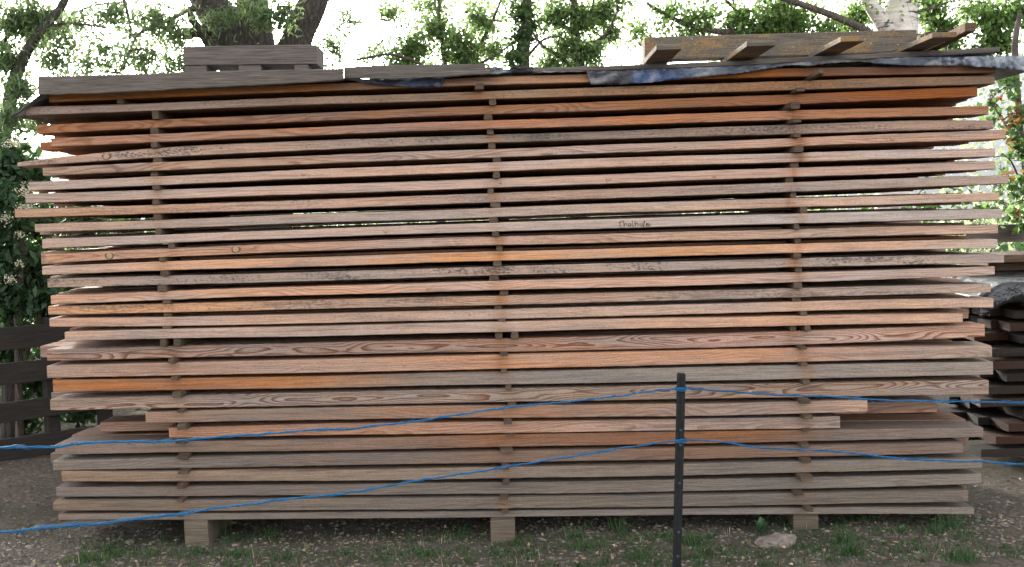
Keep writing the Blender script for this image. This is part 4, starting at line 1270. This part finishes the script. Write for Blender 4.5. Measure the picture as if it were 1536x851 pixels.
make_tree('apple_tree', 'branchy light green tree between the narrow tree and the pallet', 'tree', 12.2,
    ([(868, 700, 0), (868, 300, 0), (866, 120, 0), (862, 40, 0), (855, -90, 0)], [0.11, 0.10, 0.07, 0.05, 0.03]),
    [([(866, 110, 0), (840, 85, -.1), (815, 70, -.2), (800, 50, -.2)], [0.03, 0.026, 0.02, 0.012]), ([(866, 100, 0), (885, 70, 0), (910, 50, 0), (925, 20, 0)], [0.03, 0.024, 0.016, 0.01]),
     ([(864, 60, 0), (840, 30, .1), (825, 0, .1)], [0.024, 0.018, 0.01]), ([(862, 50, 0), (885, 20, 0), (895, -20, 0)], [0.022, 0.016, 0.01])],
    [(830, 25, 0, 35, 28, 260), (870, 30, 0, 35, 28, 280), (905, 20, .1, 32, 28, 250), (845, 70, -.1, 35, 25, 240), (885, 75, 0, 32, 22, 220), (915, 50, .1, 22, 22, 110), (825, 95, -.1, 30, 12, 130), (870, 100, 0, 40, 10, 130), (930, -10, .1, 40, 25, 150), (870, -60, 0, 110, 50, 500)],
    LEAF_HAZEL, 0.052, 0.62, BARK_TWIG, 14, droop=0.3, lk=3.6)

make_tree('birch_tree', 'white-barked birch with hanging leaves behind the pallet', 'tree', 9.6,
    ([(1340, 700, 0), (1344, 300, 0), (1350, 80, 0), (1354, 30, 0), (1355, -30, 0), (1362, -250, 0)], [0.18, 0.16, 0.135, 0.13, 0.125, 0.09]),
    [([(1340, 60, 0), (1322, 30, -.1), (1305, 5, -.15), (1285, -30, -.2)], [0.075, 0.07, 0.06, 0.05]),
     ([(1330, 70, -.3), (1295, 44, -.4), (1240, 20, -.5), (1165, -6, -.6), (1100, -30, -.7)], [0.035, 0.033, 0.028, 0.024, 0.018]),
     ([(1210, 60, .3), (1150, 47, .3), (1080, 48, .3), (1020, 33, .4), (970, 5, .4)], [0.035, 0.034, 0.028, 0.02, 0.012]),
     ([(1145, 46, .3), (1120, 30, .3), (1088, 0, .3)], [0.02, 0.016, 0.012]), ([(1107, 47, .3), (1105, 25, .3), (1098, -5, .3)], [0.012, 0.010, 0.008])],
    [(1000, 20, .4, 40, 22, 120), (1050, 25, .4, 35, 22, 170), (1040, 50, .4, 40, 12, 90), (1110, 30, .3, 35, 25, 230), (1150, 35, .3, 35, 22, 230), (1195, 30, .2, 35, 28, 320), (1240, 40, .1, 30, 14, 110), (1170, 5, .2, 50, 18, 220), (1285, 20, .3, 18, 25, 130), (1268, 35, .4, 22, 12, 90),
     (1400, 15, .2, 28, 30, 300), (1420, 45, .2, 28, 26, 260), (1455, 15, .3, 25, 25, 90), (1490, 25, -.2, 26, 30, 330), (1500, 60, -.2, 22, 24, 240), (1525, 15, -.2, 20, 28, 200), (1470, 75, 0, 30, 10, 110), (1430, 75, .1, 26, 10, 80), (960, 45, .5, 25, 25, 60),
     (1100, -60, 0, 140, 50, 500), (1350, -80, 0, 160, 70, 700), (1540, -40, 0, 70, 60, 350), (1350, -260, .2, 250, 120, 1600), (1050, -240, .2, 180, 100, 800), (1600, -220, 0, 150, 110, 800)],
    LEAF_BIRCH, 0.042, 0.72, BARK_BIRCH, 15, droop=0.8, twig_r=0.003, lk=3.2)

make_tree('leafy_shrub', 'green shrub with a few red and bronze leaves at the right end of the stack', 'bush', 7.9,
    ([(1560, 700, 0.4), (1550, 400, 0.3), (1532, 200, .2), (1522, 80, .1), (1530, 20, .1)], [0.03, 0.026, 0.02, 0.022, 0.014]),
    [([(1540, 300, .2), (1515, 240, .1), (1490, 236, .1)], [0.01, 0.006, 0.003]), ([(1536, 220, .2), (1510, 190, .1), (1485, 150, .1)], [0.01, 0.007, 0.003])],
    [(1515, 130, 0, 22, 22, 70), (1485, 145, .2, 16, 16, 34), (1530, 170, 0, 20, 25, 80), (1500, 180, .2, 18, 16, 34), (1520, 205, 0, 18, 16, 60), (1535, 235, 0, 18, 20, 60), (1500, 270, .3, 22, 14, 36), (1525, 280, 0, 20, 20, 60), (1528, 320, 0, 20, 18, 70), (1500, 320, .3, 20, 10, 30), (1440, 305, .9, 40, 10, 50), (1390, 310, 1.2, 40, 10, 50), (1570, 220, 0, 40, 80, 260), (1480, 115, .4, 18, 10, 20)],
    LEAF_DEEP, 0.058, 0.78, BARK_TWIG, 16, droop=0.2, twig_r=0.0025, lk=1.0,
    extra=[('red_leaves', LEAF_RED, [(1502, 147, -.05, 6, 4, 3), (1527, 318, -.05, 5, 4, 3)], 0.05, 0.8), ('bronze_leaves', LEAF_BROWN, [(1518, 185, -.05, 18, 14, 22), (1525, 165, -.05, 14, 14, 14), (1524, 216, -.05, 12, 8, 8), (1520, 260, 0, 14, 8, 6), (1505, 88, -.1, 8, 3, 5)], 0.05, 0.75)])

# far woodland seen through the gaps: one mass
def woodland():
    r = np.random.default_rng(77)
    C = []
    for k in range(230):
        x = r.uniform(-16, 18); y = r.uniform(12, 24)
        z = r.uniform(0.2, 1.6) if abs(x) < 12 else r.uniform(0.2, 3.0)
        rad = r.uniform(0.5, 1.1)
        C.append(np.array([x, y, z]) + r.normal(size=(130, 3)) * rad * 0.5)
    for k in range(420):
        y = r.uniform(15, 26); D_ = y + 6
        px = r.uniform(-60, 1600)
        if 470 < px < 570 and r.random() < 0.85: continue
        if 60 < px < 150 and r.random() < 0.5: continue
        if 925 < px < 985 and r.random() < 0.7: continue
        x = (px - 768) / FPX * D_
        z = r.uniform(1.5, 8.5)
        rad = r.uniform(0.5, 1.3)
        C.append(np.array([x, y, z]) + r.normal(size=(int(90 * rad), 3)) * rad * np.array([0.45, 0.45, 0.6]))
    o = new_obj('shrubbery', leaves_mesh('shrubbery', np.concatenate(C), 0.12, 0.6, r, 0.2), LEAF_FAR)
    tag(o, 'pale sunlit far trees and shrubbery showing through behind the stack', 'shrubbery', kind='stuff')
    C = []
    for k in range(260):
        x = r.uniform(-9, -1.4); y = r.uniform(3.9, 6.5); z = r.uniform(0.1, 1.5)
        C.append(np.array([x, y, z]) + r.normal(size=(110, 3)) * 0.33)
    for k in range(110):  # extra right-hand mass, added to block low sun from the ground
        x = r.uniform(1.2, 7); y = r.uniform(4.4, 6.5); z = r.uniform(0.1, 1.3)
        C.append(np.array([x, y, z]) + r.normal(size=(110, 3)) * 0.3)
    o = new_obj('undergrowth', leaves_mesh('undergrowth', np.concatenate(C), 0.09, 0.5, r, 0.2), LEAF_DARK)
    tag(o, 'dark green undergrowth behind the fence, plus a mass added behind the stacks to block sun', 'undergrowth', kind='stuff')
woodland()

# ------------------------------------------------------------------ ground cover
def ground_cover():
    r = np.random.default_rng(3)
    # pebbles: squashed octahedra
    def scatter(n, xr, yr):
        return np.stack([r.uniform(*xr, n), r.uniform(*yr, n)], 1)
    def bits(name, mat, xy, smin, smax, flat, label, cat):
        v, f = [], []
        for (x, y) in xy:
            s = smin + (smax - smin) * r.random() ** 3
            z = gz(x, y)
            b = len(v)
            a = r.uniform(0, 6.28); ca, sa = math.cos(a), math.sin(a)
            el = r.uniform(0.45, 1.0)
            for (dx_, dy_, dz_) in ((1, 0, 0), (0, el, 0), (-1, 0.1, 0), (0, -el, 0), (0.1, 0.1, flat), (0, 0, -flat)):
                q = r.uniform(0.7, 1.2)
                v.append((x + s * q * (dx_ * ca - dy_ * sa), y + s * q * (dx_ * sa + dy_ * ca), z + s * flat * 0.25 + s * dz_ * q))
            for t in ((0, 1, 4), (1, 2, 4), (2, 3, 4), (3, 0, 4), (1, 0, 5), (2, 1, 5), (3, 2, 5), (0, 3, 5)):
                f.append(tuple(b + i for i in t))
        o = new_obj(name, mesh(name, v, f), mat)
        tag(o, label, cat, kind='stuff')
    xy = np.concatenate([scatter(9000, (-2.9, 3.2), (-0.62, 0.5)), scatter(2600, (-4.3, -2.2), (-0.6, 2.2)), scatter(900, (2.3, 3.6), (-0.5, 1.0))])
    bits('gravel', PEBBLE, xy, 0.002, 0.02, 0.55, 'fine grey gravel scattered over the soil', 'gravel')
    bits('wood_chips', CHIP, np.concatenate([scatter(2000, (-2.9, 3.2), (-0.6, 0.15))]), 0.004, 0.022, 0.12, 'pale wood chips scattered in front of the stack', 'wood chips')
    # grass
    def grass(name, mat, centres, label):
        V, F = [], []
        for (x, y, n, h, sp) in centres:
            for k in range(n):
                a = r.uniform(0, 6.28); d = abs(r.normal()) * sp
                bx, by = x + d * math.cos(a), y + d * math.sin(a) * 0.8
                hh = h * r.uniform(0.35, 1.15); w = r.uniform(0.0012, 0.0026)
                lean = r.normal(size=2) * hh * 0.42
                th = r.uniform(0, 3.14); wx, wy = w * math.cos(th), w * math.sin(th)
                z = gz(bx, by) - 0.004
                b = len(V)
                V += [(bx - wx, by - wy, z), (bx + wx, by + wy, z), (bx + lean[0] * 0.4 + wx * .8, by + lean[1] * 0.4 + wy * .8, z + hh * 0.6), (bx + lean[0] * 0.4 - wx * .8, by + lean[1] * 0.4 - wy * .8, z + hh * 0.6), (bx + lean[0], by + lean[1], z + hh)]
                F += [(b, b + 1, b + 2, b + 3), (b + 3, b + 2, b + 4)]
        o = new_obj(name, mesh(name, V, F), mat)
        tag(o, label, 'grass', kind='stuff')
    cs = []
    for k in range(900):
        x = r.uniform(-2.4, 2.6); y = r.uniform(-0.62, 0.18)
        dens = noise.noise(Vector((x * 1.4, y * 3, 8)))
        if dens < -0.12 and r.random() < 0.8: continue
        cs.append((x, y, int(r.integers(6, 26)), r.uniform(0.018, 0.05), r.uniform(0.02, 0.06)))
    def spot(px, py, n, h, sp):
        d = ray(px, py); t = -CAM.z / d.z; p = CAM + d * t
        cs.append((p.x, p.y, n, h, sp))
    for s in ((1425, 792, 110, 0.11, 0.05), (1400, 800, 90, 0.07, 0.06), (1275, 832, 150, 0.08, 0.06), (1265, 815, 80, 0.1, 0.04), (1040, 815, 160, 0.07, 0.08), (1060, 830, 120, 0.06, 0.08), (1450, 845, 90, 0.07, 0.06), (1440, 838, 70, 0.06, 0.05),
              (360, 835, 140, 0.05, 0.1), (430, 838, 160, 0.05, 0.1), (300, 830, 70, 0.05, 0.06), (95, 845, 60, 0.05, 0.08), (150, 838, 70, 0.05, 0.08), (880, 825, 150, 0.05, 0.1), (960, 840, 150, 0.055, 0.1), (520, 832, 150, 0.045, 0.1), (640, 835, 150, 0.045, 0.1), (160, 822, 80, 0.05, 0.06),
              (330, 800, 50, 0.09, 0.04), (400, 805, 60, 0.07, 0.05), (860, 810, 60, 0.09, 0.05), (930, 800, 40, 0.11, 0.04), (1350, 830, 60, 0.04, 0.08)):
        spot(*s)
    grass('grass', GRASS, cs, 'sparse green grass along the foot of the stack')
    dr = [(r.uniform(-2.4, 2.7), r.uniform(-0.6, 0.1), int(r.integers(2, 6)), r.uniform(0.02, 0.07), 0.03) for k in range(160)]
    grass('dry_grass', DRY, dr, 'thin dry grass stalks along the foot of the stack')
    n_ = 330
    cc_ = scatter(n_, (-2.9, 3.2), (-0.6, 0.25))
    C_ = np.array([(a, b, gz(a, b) + 0.006) for a, b in cc_])
    o = new_obj('dead_leaves', leaves_mesh('dead_leaves', C_, 0.026, 0.55, r, 0.0), CHIP)
    tag(o, 'dead leaves and bark scraps on the soil before the stack', 'leaf litter', kind='stuff')
    # dirt ridge crumbs at left handled by gravel; the pale rock
    d = ray(1165, 816); t = -CAM.z / d.z; p = CAM + d * t
    bm = bmesh.new(); bmesh.ops.create_icosphere(bm, subdivisions=4, radius=1)
    for vv in bm.verts:
        q = vv.co.copy()
        k = 1 + 0.28 * noise.noise(q * 1.3 + Vector((4, 2, 0))) + 0.10 * noise.noise(q * 4)
        vv.co = Vector((q.x * 0.115 * k, q.y * 0.07 * k, q.z * 0.040 * k * (1.3 if q.x > 0 else 0.75)))
    me = bpy.data.meshes.new('rock'); bm.to_mesh(me); bm.free()
    o = new_obj('rock', me, STONE, None, (p.x, p.y, gz(p.x, p.y) + 0.012)); o.rotation_euler = (0.1, 0.02, 0.2)
    tag(o, 'pale flat rock on the soil below the right support block', 'rock')
    for (px, py, s) in ((308, 812, .014), (355, 817, .014), (347, 824, .012), (228, 822, .012), (195, 811, .024), (1115, 813, .012), (690, 846, .01)):
        d = ray(px, py); t = -CAM.z / d.z; p = CAM + d * t
        bm = bmesh.new(); bmesh.ops.create_icosphere(bm, subdivisions=2, radius=1)
        for vv in bm.verts:
            q = vv.co.copy(); k = 1 + 0.3 * noise.noise(q * 1.5 + Vector((px, 0, 0)))
            vv.co = Vector((q.x * s * 1.2 * k, q.y * s * k, q.z * s * .7 * k))
        me = bpy.data.meshes.new('stone'); bm.to_mesh(me); bm.free()
        o = new_obj('stone', me, STONE, None, (p.x, p.y, gz(p.x, p.y) + s * .2))
        side = 'beside the left support block' if 300 < px < 330 else None
        labs = {308: 'small white stone at the foot of the left support block', 355: 'small pale stone right of the left support block', 347: 'small pale stone just below another one, right of the left block', 228: 'small pale stone in the soil left of the left support block', 195: 'larger grey stone half buried left of the left support block', 1115: 'small pale stone left of the flat rock', 690: 'small stone at the lower edge, left of the middle block'}
        tag(o, labs[px], 'stone', 'loose stones in front of the stack')
    # broad-leaved weeds
    def weed(px, py, n, ls, label, seed):
        rr_ = random.Random(seed)
        d = ray(px, py); t = -CAM.z / d.z; p = CAM + d * t
        root = empty('weed', (p.x, p.y, gz(p.x, p.y)))
        tag(root, label, 'weed', 'broad-leaved weeds in front of the stack')
        for k in range(n):
            a = rr_.uniform(0, 6.28); el = rr_.uniform(0.5, 1.35); s = ls * rr_.uniform(0.6, 1.2)
            dirv = Vector((math.cos(a) * math.cos(el), math.sin(a) * math.cos(el), math.sin(el)))
            side = dirv.cross(Vector((0, 0, 1))).normalized(); up = side.cross(dirv)
            v, f = [], []
            N = 6
            for j in range(N + 1):
                q = j / N
                wd = s * 0.13 * math.sin(math.pi * min(1, max(0, (q - 0.3) / 0.7)) ** 0.8) + 0.0015
                c = dirv * s * q * 1.3 - Vector((0, 0, 1)) * s * 0.35 * q * q
                v += [c - side * wd + up * wd * 0.3, c, c + side * wd + up * wd * 0.3]
            for j in range(N):
                for m_ in range(2):
                    a0 = j * 3 + m_
                    f.append((a0, a0 + 1, a0 + 4, a0 + 3))
            new_obj('leaf', mesh('leaf', v, f, True), WEED, root)
    weed(1140, 800, 22, 0.085, 'bushy broad-leaved weed just behind the pale rock', 1)
    weed(1068, 808, 12, 0.055, 'small broad-leaved weed right of the metal post', 2)
    weed(1352, 800, 12, 0.055, 'small broad-leaved weed right of the right support block', 3)
    weed(962, 838, 8, 0.045, 'low leafy weed at the lower edge left of the metal post', 4)
    weed(402, 800, 6, 0.06, 'dark leafy weed right of the left support block', 5)
    weed(560, 840, 4, 0.04, 'tiny leafy weed at the lower edge left of the middle block', 6)
    weed(1360, 845, 4, 0.035, 'tiny leafy weed at the lower right edge', 7)
ground_cover()
